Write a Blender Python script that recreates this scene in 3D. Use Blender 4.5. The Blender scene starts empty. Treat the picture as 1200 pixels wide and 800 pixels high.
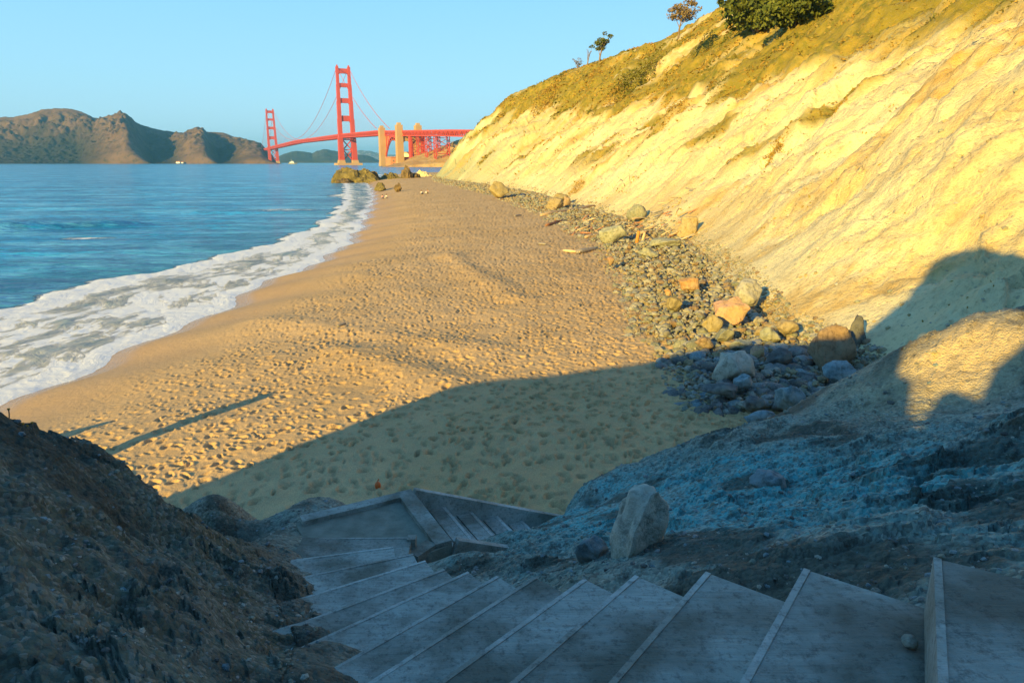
import bpy, math, random
import numpy as np
from mathutils import Vector, Matrix

# ------------------------------------------------------------------ camera
sc = bpy.context.scene
C = sc.collection
F, PITCH, CZ = 800.0, math.radians(14.71), 7.4        # focal length (px of a 1200 wide frame), tilt, eye height over the sea
cp, sp = math.cos(PITCH), math.sin(PITCH)
cam = bpy.data.cameras.new('camera')
cam.sensor_width = 36; cam.lens = 36 * F / 1200
cam.clip_start = 0.1; cam.clip_end = 60000
camo = bpy.data.objects.new('camera', cam); C.objects.link(camo)
camo.location = (0, 0, CZ); camo.rotation_euler = (math.pi / 2 - PITCH, 0, 0)
sc.camera = camo

# ------------------------------------------------------------------ light
SAZ, SEL = math.radians(33.0), math.radians(15.5)     # sunlight travels 33 degrees right of the view, 15.5 degrees down
w = bpy.data.worlds.new('World'); sc.world = w; w.use_nodes = True
nt = w.node_tree
bg = nt.nodes['Background']
sky = nt.nodes.new('ShaderNodeTexSky'); sky.sky_type = 'NISHITA'; sky.sun_disc = False
sky.sun_elevation = SEL; sky.sun_rotation = math.pi + SAZ
sky.air_density = 1.0; sky.dust_density = 0.3; sky.ozone_density = 1.5
# clear evening air: the model sky blended with a blue gradient (its horizon would otherwise be too yellow)
tc = nt.nodes.new('ShaderNodeTexCoord'); sx = nt.nodes.new('ShaderNodeSeparateXYZ'); rp = nt.nodes.new('ShaderNodeValToRGB')
nt.links.new(tc.outputs['Generated'], sx.inputs[0]); nt.links.new(sx.outputs[2], rp.inputs[0])
rp.color_ramp.elements[0].position = 0.0; rp.color_ramp.elements[0].color = (0.42, 0.66, 0.78, 1)
rp.color_ramp.elements[1].position = 1.0; rp.color_ramp.elements[1].color = (0.05, 0.18, 0.42, 1)
for p_, c_ in ((0.10, (0.32, 0.63, 0.80)), (0.26, (0.20, 0.52, 0.86)), (0.5, (0.09, 0.31, 0.62))):
    e_ = rp.color_ramp.elements.new(p_); e_.color = (*c_, 1)
tn = nt.nodes.new('ShaderNodeMix'); tn.data_type = 'RGBA'; tn.blend_type = 'MIX'; tn.inputs[0].default_value = 0.9
sm = nt.nodes.new('ShaderNodeMix'); sm.data_type = 'RGBA'; sm.blend_type = 'MULTIPLY'; sm.inputs[0].default_value = 1; sm.inputs[7].default_value = (8.2, 8.2, 8.2, 1)
nt.links.new(rp.outputs[0], sm.inputs[6]); nt.links.new(sky.outputs[0], tn.inputs[6]); nt.links.new(sm.outputs[2], tn.inputs[7]); nt.links.new(tn.outputs[2], bg.inputs[0])
bg.inputs[1].default_value = 0.085
sun = bpy.data.lights.new('sun', 'SUN'); sun.energy = 5.0; sun.angle = math.radians(0.5); sun.color = (1.0, 0.70, 0.15)
suno = bpy.data.objects.new('sun', sun); C.objects.link(suno)
SD = Vector((math.sin(SAZ) * math.cos(SEL), math.cos(SAZ) * math.cos(SEL), -math.sin(SEL)))
suno.rotation_euler = SD.to_track_quat('-Z', 'Y').to_euler()
suno.location = (-60, -90, 60)
sc.view_settings.view_transform = 'Standard'; sc.view_settings.look = 'None'
sc.view_settings.exposure = 1.02; sc.view_settings.gamma = 1

# ------------------------------------------------------------------ helpers: rays, noise
def ray(px, py):
    X = (px - 600) / F; Y = (400 - py) / F
    fw = cp + Y * sp
    return X / fw, (Y * cp - sp) / fw                   # x per metre forward, z per metre forward
def at_z(px, py, z):
    a, b = ray(px, py); y = (z - CZ) / b
    return a * y, y
def at_y(px, py, y):
    a, b = ray(px, py)
    return Vector((a * y, y, CZ + b * y))
rnd = random.Random(7)
def _h(ix, iy, iz, s):
    n = (ix * 374761393 + iy * 668265263 + iz * 2147483647 + s * 974634777) & 0xffffffff
    n = ((n ^ (n >> 13)) * 1274126177) & 0xffffffff
    n = ((n ^ (n >> 16)) * 2246822519) & 0xffffffff
    return ((n ^ (n >> 15)) & 0xffffff) / float(0xffffff)
def vn(x, y, z=None, s=0):
    x = np.asarray(x, float); y = np.asarray(y, float)
    if z is None:
        xi = np.floor(x).astype(np.int64); yi = np.floor(y).astype(np.int64)
        fx = x - xi; fy = y - yi
        u = fx * fx * fx * (fx * (fx * 6 - 15) + 10); v = fy * fy * fy * (fy * (fy * 6 - 15) + 10)
        def g(i, j):
            a = _h(i, j, 0 * i, s) * 6.2831853
            return np.cos(a) * (x - i) + np.sin(a) * (y - j)
        return ((g(xi, yi) * (1 - u) + g(xi + 1, yi) * u) * (1 - v) + (g(xi, yi + 1) * (1 - u) + g(xi + 1, yi + 1) * u) * v) * 1.4
    z = np.asarray(z, float)
    xi = np.floor(x).astype(np.int64); yi = np.floor(y).astype(np.int64); zi = np.floor(z).astype(np.int64)
    fx = x - xi; fy = y - yi; fz = z - zi
    u = fx * fx * (3 - 2 * fx); v = fy * fy * (3 - 2 * fy); t = fz * fz * (3 - 2 * fz)
    def g(i, j, k): return _h(i, j, k, s)
    a = (g(xi, yi, zi) * (1 - u) + g(xi + 1, yi, zi) * u) * (1 - v) + (g(xi, yi + 1, zi) * (1 - u) + g(xi + 1, yi + 1, zi) * u) * v
    b = (g(xi, yi, zi + 1) * (1 - u) + g(xi + 1, yi, zi + 1) * u) * (1 - v) + (g(xi, yi + 1, zi + 1) * (1 - u) + g(xi + 1, yi + 1, zi + 1) * u) * v
    return (a * (1 - t) + b * t) * 2 - 1
def fbm(x, y, sc_, o=4, s=0, gain=0.5, ridged=False):
    r = 0; a = 1; f = 1.0 / sc_; tot = 0
    for k in range(o):
        n = vn(x * f + 17.3 * k, y * f - 9.1 * k, None, s + k)
        if ridged: n = 1 - 2 * np.abs(n)
        r = r + a * n; tot += a; a *= gain; f *= 2.03
    return r / tot
def sstep(a, b, x):
    t = np.clip((x - a) / (b - a), 0, 1); return t * t * (3 - 2 * t)
def pits(x, y, cell, rad, s=0, keep=1.0):
    gx = x / cell; gy = y / cell
    xi = np.floor(gx).astype(np.int64); yi = np.floor(gy).astype(np.int64)
    out = np.zeros_like(gx)
    for di in (-1, 0, 1):
        for dj in (-1, 0, 1):
            i = xi + di; j = yi + dj
            cx = i + _h(i, j, 0 * i, s); cy = j + _h(i, j, 0 * i, s + 1)
            th = _h(i, j, 0 * i, s + 2) * 3.1416; el = 0.45 + 0.4 * _h(i, j, 0 * i, s + 3)
            on = (_h(i, j, 0 * i, s + 4) < keep) * (0.5 + 0.5 * _h(i, j, 0 * i, s + 5))
            dx = gx - cx; dy = gy - cy
            a = dx * np.cos(th) + dy * np.sin(th); b = (-dx * np.sin(th) + dy * np.cos(th)) / el
            d = np.sqrt(a * a + b * b) * cell / rad
            p = -np.exp(-d ** 2.6 * 1.2) + 0.33 * np.exp(-((d - 1.35) / 0.4) ** 2)
            out = out + p * on
    return out

def facet(x, y, cell, s=0, tilt=0.5):
    gx = x / cell; gy = y / cell; xi = np.floor(gx).astype(np.int64); yi = np.floor(gy).astype(np.int64)
    best = np.full(gx.shape, 9e9); out = np.zeros_like(gx)
    for di in (-1, 0, 1):
        for dj in (-1, 0, 1):
            i = xi + di; j = yi + dj; o0 = 0 * i
            cx = i + _h(i, j, o0, s); cy = j + _h(i, j, o0, s + 1); dx = gx - cx; dy = gy - cy; d = dx * dx + dy * dy
            hh = (_h(i, j, o0, s + 2) - 0.5) + ((_h(i, j, o0, s + 3) - 0.5) * dx + (_h(i, j, o0, s + 4) - 0.5) * dy) * 2 * tilt
            m = d < best; out = np.where(m, hh, out); best = np.where(m, d, best)
    return out

# ------------------------------------------------------------------ helpers: objects
def tag(o, label=None, cat=None, group=None, kind=None):
    if label: o['label'] = label
    if cat: o['category'] = cat
    if group: o['group'] = group
    if kind: o['kind'] = kind
    return o
def link(name, me, mat=None, parent=None, loc=None, smooth=False):
    if mat is not None:
        me.materials.clear(); me.materials.append(mat)
    if smooth: me.polygons.foreach_set('use_smooth', [True] * len(me.polygons))
    o = bpy.data.objects.new(name, me); C.objects.link(o)
    if loc is not None: o.location = loc
    if parent is not None: o.parent = parent
    return o
def empty(name, loc=(0, 0, 0), rz=0):
    o = bpy.data.objects.new(name, None); C.objects.link(o); o.location = loc; o.rotation_euler = (0, 0, rz)
    o.empty_display_size = 0.2
    return o
def np_mesh(name, V, Fq, attrs=None, smooth=True):
    me = bpy.data.meshes.new(name)
    V = np.ascontiguousarray(V, np.float32); Fq = np.ascontiguousarray(Fq, np.int32)
    n, k = Fq.shape
    me.vertices.add(len(V)); me.vertices.foreach_set('co', V.ravel())
    me.loops.add(n * k); me.loops.foreach_set('vertex_index', Fq.ravel())
    me.polygons.add(n); me.polygons.foreach_set('loop_start', np.arange(0, n * k, k, dtype=np.int32))
    me.polygons.foreach_set('loop_total', np.full(n, k, np.int32))
    me.polygons.foreach_set('use_smooth', np.full(n, smooth))
    for an, av in (attrs or {}).items():
        a = me.attributes.new(an, 'FLOAT', 'POINT'); a.data.foreach_set('value', np.ascontiguousarray(av, np.float32).ravel())
    me.update(calc_edges=True); me.validate()
    return me
def grid(name, X, Y, Z, keep=None, attrs=None, smooth=True):
    r, c = X.shape
    idx = np.arange(r * c).reshape(r, c)
    Q = np.stack([idx[:-1, :-1], idx[:-1, 1:], idx[1:, 1:], idx[1:, :-1]], -1).reshape(-1, 4)
    if keep is not None:
        k = (keep[:-1, :-1] | keep[1:, 1:] | keep[:-1, 1:] | keep[1:, :-1]).ravel()
        Q = Q[k]
    used = np.zeros(r * c, bool); used[Q.ravel()] = True
    mp = np.cumsum(used) - 1
    V = np.stack([X.ravel(), Y.ravel(), Z.ravel()], -1)[used]
    at = {k2: v.ravel()[used] for k2, v in (attrs or {}).items()}
    a = V[mp[Q[0]]]; nrm = np.cross(a[1] - a[0], a[2] - a[0])
    Q = mp[Q]
    if nrm[2] < 0: Q = Q[:, ::-1]
    return np_mesh(name, V, Q, at, smooth)
class MB:
    def __init__(s): s.v = []; s.f = []
    def add(s, vs, fs):
        b = len(s.v); s.v += [tuple(v) for v in vs]; s.f += [tuple(i + b for i in f) for f in fs]; return s
    def box(s, c, d, M=None):
        x, y, z = d[0] / 2, d[1] / 2, d[2] / 2; c = Vector(c)
        vs = [Vector((i * x, j * y, k * z)) for i in (-1, 1) for j in (-1, 1) for k in (-1, 1)]
        vs = [c + ((M @ v) if M is not None else v) for v in vs]
        return s.add(vs, [(0, 1, 3, 2), (4, 6, 7, 5), (0, 4, 5, 1), (2, 3, 7, 6), (0, 2, 6, 4), (1, 5, 7, 3)])
    def bar(s, a, b, w_, h_, up=(0, 0, 1)):
        a = Vector(a); b = Vector(b); d = b - a; L = d.length; d.normalize()
        u = Vector(up); u = (u - d * u.dot(d))
        if u.length < 1e-4: u = Vector((1, 0, 0)) - d * d.x
        u.normalize(); r = d.cross(u)
        M = Matrix((r, d, u)).transposed()
        return s.box((a + b) / 2, (w_, L, h_), M)
    def frus(s, c, z0, z1, w0, d0, w1, d1, M=None):
        vs = []
        for z, ww, dd in ((z0, w0, d0), (z1, w1, d1)):
            for i, j in ((-1, -1), (1, -1), (1, 1), (-1, 1)):
                p = Vector((i * ww / 2, j * dd / 2, 0));
                if M is not None: p = M @ p
                vs.append((c[0] + p.x, c[1] + p.y, z))
        return s.add(vs, [(3, 2, 1, 0), (4, 5, 6, 7), (0, 1, 5, 4), (1, 2, 6, 5), (2, 3, 7, 6), (3, 0, 4, 7)])
    def tube(s, pts, rad, n=6, cap=True):
        pts = [Vector(p) for p in pts]
        if not hasattr(rad, '__len__'): rad = [rad] * len(pts)
        vs = []; fs = []
        for i, p in enumerate(pts):
            d = (pts[min(i + 1, len(pts) - 1)] - pts[max(i - 1, 0)]).normalized()
            u = d.cross(Vector((0.13, 0.21, 1)) if abs(d.z) < 0.9 else Vector((1, 0.2, 0))).normalized(); v = d.cross(u)
            for k in range(n):
                a = 2 * math.pi * k / n
                vs.append(p + (u * math.cos(a) + v * math.sin(a)) * rad[i])
        for i in range(len(pts) - 1):
            for k in range(n):
                fs.append((i * n + k, i * n + (k + 1) % n, (i + 1) * n + (k + 1) % n, (i + 1) * n + k))
        if cap:
            fs.append(tuple(range(n))[::-1]); fs.append(tuple((len(pts) - 1) * n + k for k in range(n)))
        return s.add(vs, fs)
    def build(s, name, mat, parent=None, smooth=False, loc=None):
        me = bpy.data.meshes.new(name); me.from_pydata(s.v, [], s.f); me.update()
        return link(name, me, mat, parent, loc, smooth)

# ------------------------------------------------------------------ materials
def mat(name, rough=0.9, spec=0.3):
    m = bpy.data.materials.new(name); m.use_nodes = True
    n = m.node_tree; b = n.nodes['Principled BSDF']
    b.inputs['Roughness'].default_value = rough; b.inputs['Specular IOR Level'].default_value = spec
    return m, n, b
def N(n, t, **k):
    x = n.nodes.new(t)
    for a, v in k.items():
        if a in ('operation', 'data_type', 'blend_type', 'attribute_name', 'feature', 'distance', 'noise_dimensions', 'noise_type', 'attribute_type', 'vector_type', 'clamp'): setattr(x, a, v)
        else: x.inputs[a].default_value = v
    return x
def coords(n, scale=(1, 1, 1), rot=(0, 0, 0), kind='Object'):
    tc = n.nodes.new('ShaderNodeTexCoord'); mp = n.nodes.new('ShaderNodeMapping')
    mp.inputs['Scale'].default_value = scale; mp.inputs['Rotation'].default_value = rot
    n.links.new(tc.outputs[kind], mp.inputs[0]); return mp.outputs[0]
def noise(n, vec, scale, detail=4, rough=0.55, dist=0.0):
    x = N(n, 'ShaderNodeTexNoise', Scale=scale, Detail=detail, Roughness=rough, Distortion=dist)
    if vec is not None: n.links.new(vec, x.inputs['Vector'])
    return x.outputs['Fac']
def ramp(n, fac, stops, interp='LINEAR'):
    r = n.nodes.new('ShaderNodeValToRGB'); r.color_ramp.interpolation = interp
    while len(r.color_ramp.elements) < len(stops): r.color_ramp.elements.new(0.5)
    for e, (p, c) in zip(r.color_ramp.elements, stops):
        e.position = p; e.color = (c, c, c, 1) if not hasattr(c, '__len__') else (*c, 1)
    n.links.new(fac, r.inputs[0]); return r.outputs[0]
def mix(n, fac, a, b, bt='MIX'):
    m = N(n, 'ShaderNodeMix', data_type='RGBA', blend_type=bt)
    for s_, v in ((0, fac), (6, a), (7, b)):
        if isinstance(v, bpy.types.NodeSocket): n.links.new(v, m.inputs[s_])
        else: m.inputs[s_].default_value = v if s_ == 0 else (*v, 1)
    return m.outputs[2]
def mth(n, op, a, b=0.0):
    m = N(n, 'ShaderNodeMath', operation=op)
    for i, v in enumerate((a, b)):
        if isinstance(v, bpy.types.NodeSocket): n.links.new(v, m.inputs[i])
        else: m.inputs[i].default_value = v
    return m.outputs[0]
def attr(n, nm):
    return N(n, 'ShaderNodeAttribute', attribute_name=nm).outputs['Fac']
def bump(n, b, h, strength, dist):
    u = N(n, 'ShaderNodeBump', Strength=strength, Distance=dist)
    n.links.new(h, u.inputs['Height']); n.links.new(u.outputs[0], b.inputs['Normal']); return u

def simple(name, c1, c2, scale=3, rough=0.9, bs=0.3, bd=0.02, detail=5, jitter=0.0, spec=0.3, stretch=(1, 1, 1)):
    m, n, b = mat(name, rough, spec)
    v = coords(n, stretch)
    f = noise(n, v, scale, detail, 0.6)
    col = mix(n, ramp(n, f, [(0.3, 0.0), (0.7, 1.0)]), c1, c2)
    if name.startswith('stone'):
        col = mix(n, ramp(n, noise(n, v, 7, 6, 0.75), [(0.36, 0.7), (0.52, 0.0)]), col, tuple(q * 0.35 for q in c1)); col = mix(n, ramp(n, noise(n, v, 1.3, 3, 0.6), [(0.5, 0.0), (0.7, 0.55)]), col, (0.30, 0.26, 0.17))
    if jitter:
        oi = n.nodes.new('ShaderNodeObjectInfo')
        col = mix(n, 1.0, col, ramp(n, oi.outputs['Random'], [(0, 1 - jitter), (1, 1 + jitter)]), 'MULTIPLY')
    n.links.new(col, b.inputs['Base Color'])
    if bs: bump(n, b, noise(n, v, scale * 4, 5, 0.7), bs, bd)
    return m

# sand: dry ochre grains, wet darker band by the sea (attribute wet = 0..1)
m_sand, n, b = mat('sand', 0.95, 0.2)
v = coords(n)
big = noise(n, v, 0.25, 4); mid = noise(n, v, 2.2, 5, 0.65); fine = noise(n, v, 45, 3, 0.8)
col = mix(n, ramp(n, big, [(0.35, 0.0), (0.65, 1.0)]), (0.60, 0.385, 0.17), (0.70, 0.465, 0.23))
col = mix(n, ramp(n, mid, [(0.3, 0.0), (0.7, 0.6)]), col, (0.48, 0.32, 0.17))
col = mix(n, ramp(n, fine, [(0.35, 0.5), (0.6, 0.0)]), col, (0.25, 0.16, 0.08))
col = mix(n, attr(n, 'damp_shade'), col, (0.30, 0.19, 0.10))  # footprint hollows coloured darker: moist sand plus painted shade
wet = attr(n, 'wet')
col = mix(n, wet, col, (0.40, 0.25, 0.12))
n.links.new(col, b.inputs['Base Color'])
n.links.new(ramp(n, wet, [(0.0, 0.95), (0.7, 0.6), (1.0, 0.15)]), b.inputs['Roughness'])
md2 = noise(n, v, 7, 4, 0.7)
bump(n, b, mth(n, 'ADD', mth(n, 'ADD', mid, md2), mth(n, 'MULTIPLY', fine, 0.25)), 0.6, 0.05)

# cliff: cream weathered rock, ochre streaks, greenish serpentine, low plants (attributes veg, green, och, streak)
m_cliff, n, b = mat('cliff_rock', 0.95, 0.15)
v = coords(n, (1, 1, 1)); vs_ = coords(n, (0.25, 1.2, 0.25), (0, math.radians(-38), math.radians(-12)))
nb = noise(n, v, 0.12, 5); nm_ = noise(n, v, 0.9, 6, 0.65); nf = noise(n, v, 6, 5, 0.75); st = attr(n, 'streak')
col = mix(n, ramp(n, nb, [(0.38, 0.0), (0.62, 1.0)]), (0.68, 0.53, 0.27), (0.80, 0.68, 0.40))
col = mix(n, ramp(n, st, [(0.5, 0.0), (0.85, 0.4)]), col, (0.52, 0.37, 0.15))
col = mix(n, ramp(n, nm_, [(0.52, 0.0), (0.74, 0.55)]), col, (0.40, 0.31, 0.18))
col = mix(n, mth(n, 'MULTIPLY', attr(n, 'green'), ramp(n, nm_, [(0.3, 1.0), (0.7, 0.5)])), col, (0.27, 0.32, 0.19))
col = mix(n, mth(n, 'MULTIPLY', attr(n, 'och'), ramp(n, mth(n, 'ADD', mth(n, 'MULTIPLY', st, 0.5), mth(n, 'MULTIPLY', nm_, 0.5)), [(0.42, 0.0), (0.62, 0.85)])), col, (0.55, 0.33, 0.08))
vc = mix(n, ramp(n, nm_, [(0.35, 0.0), (0.65, 1.0)]), (0.12, 0.13, 0.015), (0.42, 0.28, 0.04))
vc = mix(n, ramp(n, nb, [(0.4, 0.0), (0.6, 0.8)]), vc, (0.24, 0.19, 0.028))
col = mix(n, attr(n, 'veg'), col, vc)
pb = N(n, 'ShaderNodeTexVoronoi', Scale=3.2, Randomness=1.0); n.links.new(v, pb.inputs['Vector'])
col = mix(n, ramp(n, pb.outputs['Distance'], [(0.10, 0.5), (0.2, 0.0)]), col, (0.30, 0.29, 0.22))
col = mix(n, ramp(n, nf, [(0.32, 0.55), (0.48, 0.0)]), col, (0.26, 0.19, 0.10))
n.links.new(col, b.inputs['Base Color'])
bump(n, b, mth(n, 'ADD', nm_, mth(n, 'MULTIPLY', nf, 0.45)), 0.8, 0.3)

# near slope: gravelly serpentine (attributes teal, pale, dark; dry = painted sunlight)
def slope_mat(name, base, base2, teal, pale):
    m, n, b = mat(name, 0.92, 0.25)
    v = coords(n)
    a = noise(n, v, 1.4, 6, 0.65); g = noise(n, v, 9, 5, 0.7); f = noise(n, v, 60, 4, 0.8)
    vo = N(n, 'ShaderNodeTexVoronoi', Scale=38.0); n.links.new(v, vo.inputs['Vector'])
    vo2 = N(n, 'ShaderNodeTexVoronoi', Scale=11.0); n.links.new(v, vo2.inputs['Vector'])
    col = mix(n, ramp(n, a, [(0.35, 0.0), (0.65, 1.0)]), base, base2)
    col = mix(n, mth(n, 'MULTIPLY', attr(n, 'teal'), ramp(n, g, [(0.3, 0.55), (0.6, 1.0)])), col, teal)
    col = mix(n, mth(n, 'MULTIPLY', attr(n, 'pale'), ramp(n, a, [(0.3, 0.4), (0.6, 1.0)])), col, pale)
    sepc = n.nodes.new('ShaderNodeSeparateColor'); n.links.new(vo.outputs['Color'], sepc.inputs[0])
    col = mix(n, ramp(n, sepc.outputs[0], [(0.55, 0.0), (1.0, 0.55)]), col, pale)
    col = mix(n, ramp(n, sepc.outputs[1], [(0.5, 0.0), (1.0, 0.6)]), col, (0.06, 0.055, 0.05))
    col = mix(n, ramp(n, g, [(0.3, 0.75), (0.5, 0.0)]), col, (0.05, 0.05, 0.042))
    col = mix(n, mth(n, 'MULTIPLY', attr(n, 'dry'), ramp(n, g, [(0.35, 0.45), (0.5, 0.95)])), col, (0.68, 0.50, 0.26))  # dry attribute: sun patch painted as paler ground
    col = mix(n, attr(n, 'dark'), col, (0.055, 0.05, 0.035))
    n.links.new(col, b.inputs['Base Color'])
    h = mth(n, 'ADD', mth(n, 'MULTIPLY', f, 0.25), mth(n, 'ADD', g, mth(n, 'MULTIPLY', vo.outputs['Distance'], -0.5)))
    h = mth(n, 'ADD', h, mth(n, 'MULTIPLY', vo2.outputs['Distance'], -0.5))
    bump(n, b, h, 0.8, 0.045)
    return m
m_slope = slope_mat('gravelly_slope', (0.24, 0.20, 0.14), (0.36, 0.30, 0.20), (0.11, 0.42, 0.43), (0.50, 0.47, 0.38))
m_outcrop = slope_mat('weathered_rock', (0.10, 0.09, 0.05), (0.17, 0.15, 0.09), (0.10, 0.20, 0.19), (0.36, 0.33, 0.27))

# sea: deep blue water with surf foam (attribute foam = 0..1)
m_sea, n, b = mat('sea_water', 0.16, 0.3)
b.inputs['IOR'].default_value = 1.33
v = coords(n); v2 = coords(n, (0.35, 1, 1), (0, 0, 0.12)); v3 = coords(n, (0.12, 1.0, 1), (0, 0, 0.1))
sh = attr(n, 'shallow')
col = mix(n, ramp(n, noise(n, v3, 0.05, 5, 0.6), [(0.4, 0.0), (0.6, 1.0)]), (0.0, 0.30, 0.62), (0.01, 0.43, 0.78))
col = mix(n, sh, col, (0.05, 0.24, 0.32))
col = mix(n, ramp(n, noise(n, coords(n, (0.10, 0.8, 1), (0, 0, 0.1)), 0.22, 9, 0.72), [(0.42, 0.75), (0.60, 0.0)]), col, (0.0, 0.07, 0.19))
rip = noise(n, coords(n, (0.7, 1, 1), (0, 0, 0.15)), 0.55, 6, 0.7); rip2 = noise(n, coords(n, (0.5, 1, 1), (0, 0, 0.1)), 0.12, 7, 0.75)
col = mix(n, ramp(n, rip, [(0.40, 0.9), (0.54, 0.0)]), col, (0.0, 0.09, 0.21))
col = mix(n, ramp(n, rip2, [(0.48, 0.0), (0.64, 0.75)]), col, (0.16, 0.52, 0.80))
fo = attr(n, 'foam')
cx_ = n.nodes.new('ShaderNodeCombineXYZ'); n.links.new(attr(n, 'offshore'), cx_.inputs[0]); n.links.new(attr(n, 'along'), cx_.inputs[1])
def sc_vec(sx_, sy_):
    q = n.nodes.new('ShaderNodeMapping'); q.inputs['Scale'].default_value = (sx_, sy_, 1); n.links.new(cx_.outputs[0], q.inputs[0]); return q.outputs[0]
fn = noise(n, sc_vec(1.3, 0.6), 1.0, 11, 0.76, 1.0); fn2 = noise(n, sc_vec(0.8, 0.16), 0.5, 7, 0.62, 1.2)
fs_ = mth(n, 'ADD', mth(n, 'MULTIPLY', fn, 0.6), mth(n, 'MULTIPLY', fn2, 0.6))
thr = mth(n, 'SUBTRACT', mth(n, 'ADD', fs_, fo), 1.0)
fm = ramp(n, thr, [(0.02, 0.0), (0.10, 0.45), (0.30, 1.0)])
n.links.new(mix(n, fm, col, mix(n, ramp(n, thr, [(0.05, 0.0), (0.30, 1.0)]), (0.50, 0.60, 0.70), (0.80, 0.80, 0.82))), b.inputs['Base Color'])
n.links.new(ramp(n, fm, [(0.0, 0.17), (1.0, 0.85)]), b.inputs['Roughness'])
w1 = mth(n, 'MULTIPLY', noise(n, v2, 1.1, 5, 0.6), mth(n, 'SUBTRACT', 1.0, fm)); w2 = mth(n, 'MULTIPLY', noise(n, v2, 0.22, 6, 0.62), mth(n, 'SUBTRACT', 1.0, mth(n, 'MULTIPLY', fm, 0.8)))
w3 = noise(n, v3, 0.35, 8, 0.75)
hh = mth(n, 'ADD', mth(n, 'MULTIPLY', w1, 0.5), mth(n, 'ADD', w2, mth(n, 'MULTIPLY', fm, mth(n, 'MULTIPLY', fn, 0.10))))
bmp = bump(n, b, hh, 0.9, 1.1)
out = n.nodes['Material Output']; dif = n.nodes.new('ShaderNodeBsdfDiffuse'); glo = N(n, 'ShaderNodeBsdfGlossy', Roughness=0.38)
b.inputs['Specular IOR Level'].default_value = 0.05; b.inputs['Roughness'].default_value = 0.9
n.links.new(bmp.outputs[0], glo.inputs['Normal'])
fr = N(n, 'ShaderNodeFresnel', IOR=1.33); n.links.new(bmp.outputs[0], fr.inputs['Normal'])
cap_ = mth(n, 'MULTIPLY', mth(n, 'MINIMUM', fr.outputs[0], 0.08), mth(n, 'SUBTRACT', 1.0, mth(n, 'MULTIPLY', fm, 0.9)))
ms = n.nodes.new('ShaderNodeMixShader'); n.links.new(cap_, ms.inputs[0]); n.links.new(b.outputs[0], ms.inputs[1]); n.links.new(glo.outputs[0], ms.inputs[2])
n.links.new(ms.outputs[0], out.inputs['Surface'])

m_wood = None
def wood_mat(name, c1, c2, dirt, rough=0.85):
    m, n, b = mat(name, rough, 0.25)
    v = coords(n, (1, 14, 14)); vd = coords(n)
    g = noise(n, v, 1.6, 8, 0.75, 0.8); d = noise(n, vd, 1.6, 5, 0.6); f = noise(n, vd, 26, 4, 0.8)
    col = mix(n, ramp(n, g, [(0.3, 0.0), (0.7, 1.0)]), c1, c2)
    col = mix(n, ramp(n, d, [(0.40, 0.0), (0.62, 0.95)]), col, dirt)
    col = mix(n, ramp(n, f, [(0.3, 0.6), (0.5, 0.0)]), col, (0.05, 0.045, 0.04))
    oi = n.nodes.new('ShaderNodeObjectInfo')
    col = mix(n, 1.0, col, ramp(n, oi.outputs['Random'], [(0, 0.93), (1, 1.07)]), 'MULTIPLY')
    n.links.new(col, b.inputs['Base Color'])
    bump(n, b, mth(n, 'ADD', g, mth(n, 'MULTIPLY', f, 0.7)), 0.9, 0.014)
    return m
m_wood = wood_mat('weathered_timber', (0.30, 0.32, 0.28), (0.48, 0.50, 0.45), (0.16, 0.155, 0.12))
m_woodpale = wood_mat('pale_timber', (0.40, 0.42, 0.38), (0.58, 0.58, 0.53), (0.28, 0.27, 0.22))
m_fill = simple('tread_dirt', (0.17, 0.165, 0.125), (0.27, 0.265, 0.21), 6, 0.95, 0.7, 0.02)
m_drift = [simple('driftwood_' + k, a_, b_, 2, 0.85, 0.3, 0.02, jitter=0.3, stretch=(0.4, 4, 4)) for k, a_, b_ in
           (('tan', (0.45, 0.30, 0.18), (0.60, 0.44, 0.28)), ('red', (0.34, 0.15, 0.09), (0.48, 0.24, 0.14)), ('grey', (0.22, 0.19, 0.17), (0.36, 0.32, 0.28)), ('orange', (0.62, 0.26, 0.05), (0.70, 0.36, 0.10)))]
RM = {}
for k, a_, b_ in (('grey_green', (0.22, 0.225, 0.165), (0.36, 0.36, 0.27)), ('grey', (0.22, 0.22, 0.21), (0.38, 0.37, 0.34)), ('tan', (0.36, 0.27, 0.14), (0.50, 0.40, 0.24)),
                  ('pale', (0.38, 0.36, 0.29), (0.52, 0.48, 0.39)), ('dark', (0.12, 0.12, 0.115), (0.22, 0.21, 0.19)), ('yellow', (0.34, 0.26, 0.11), (0.42, 0.34, 0.18)),
                  ('orange', (0.44, 0.22, 0.08), (0.46, 0.29, 0.13)), ('pink', (0.50, 0.29, 0.22), (0.44, 0.28, 0.10)), ('brown', (0.26, 0.17, 0.10), (0.40, 0.28, 0.17)), ('blue', (0.17, 0.25, 0.27), (0.33, 0.38, 0.38))):
    RM[k] = simple('stone_' + k, a_, b_, 2.2, 0.9, 0.8, 0.06, 8, jitter=0.22)

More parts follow.
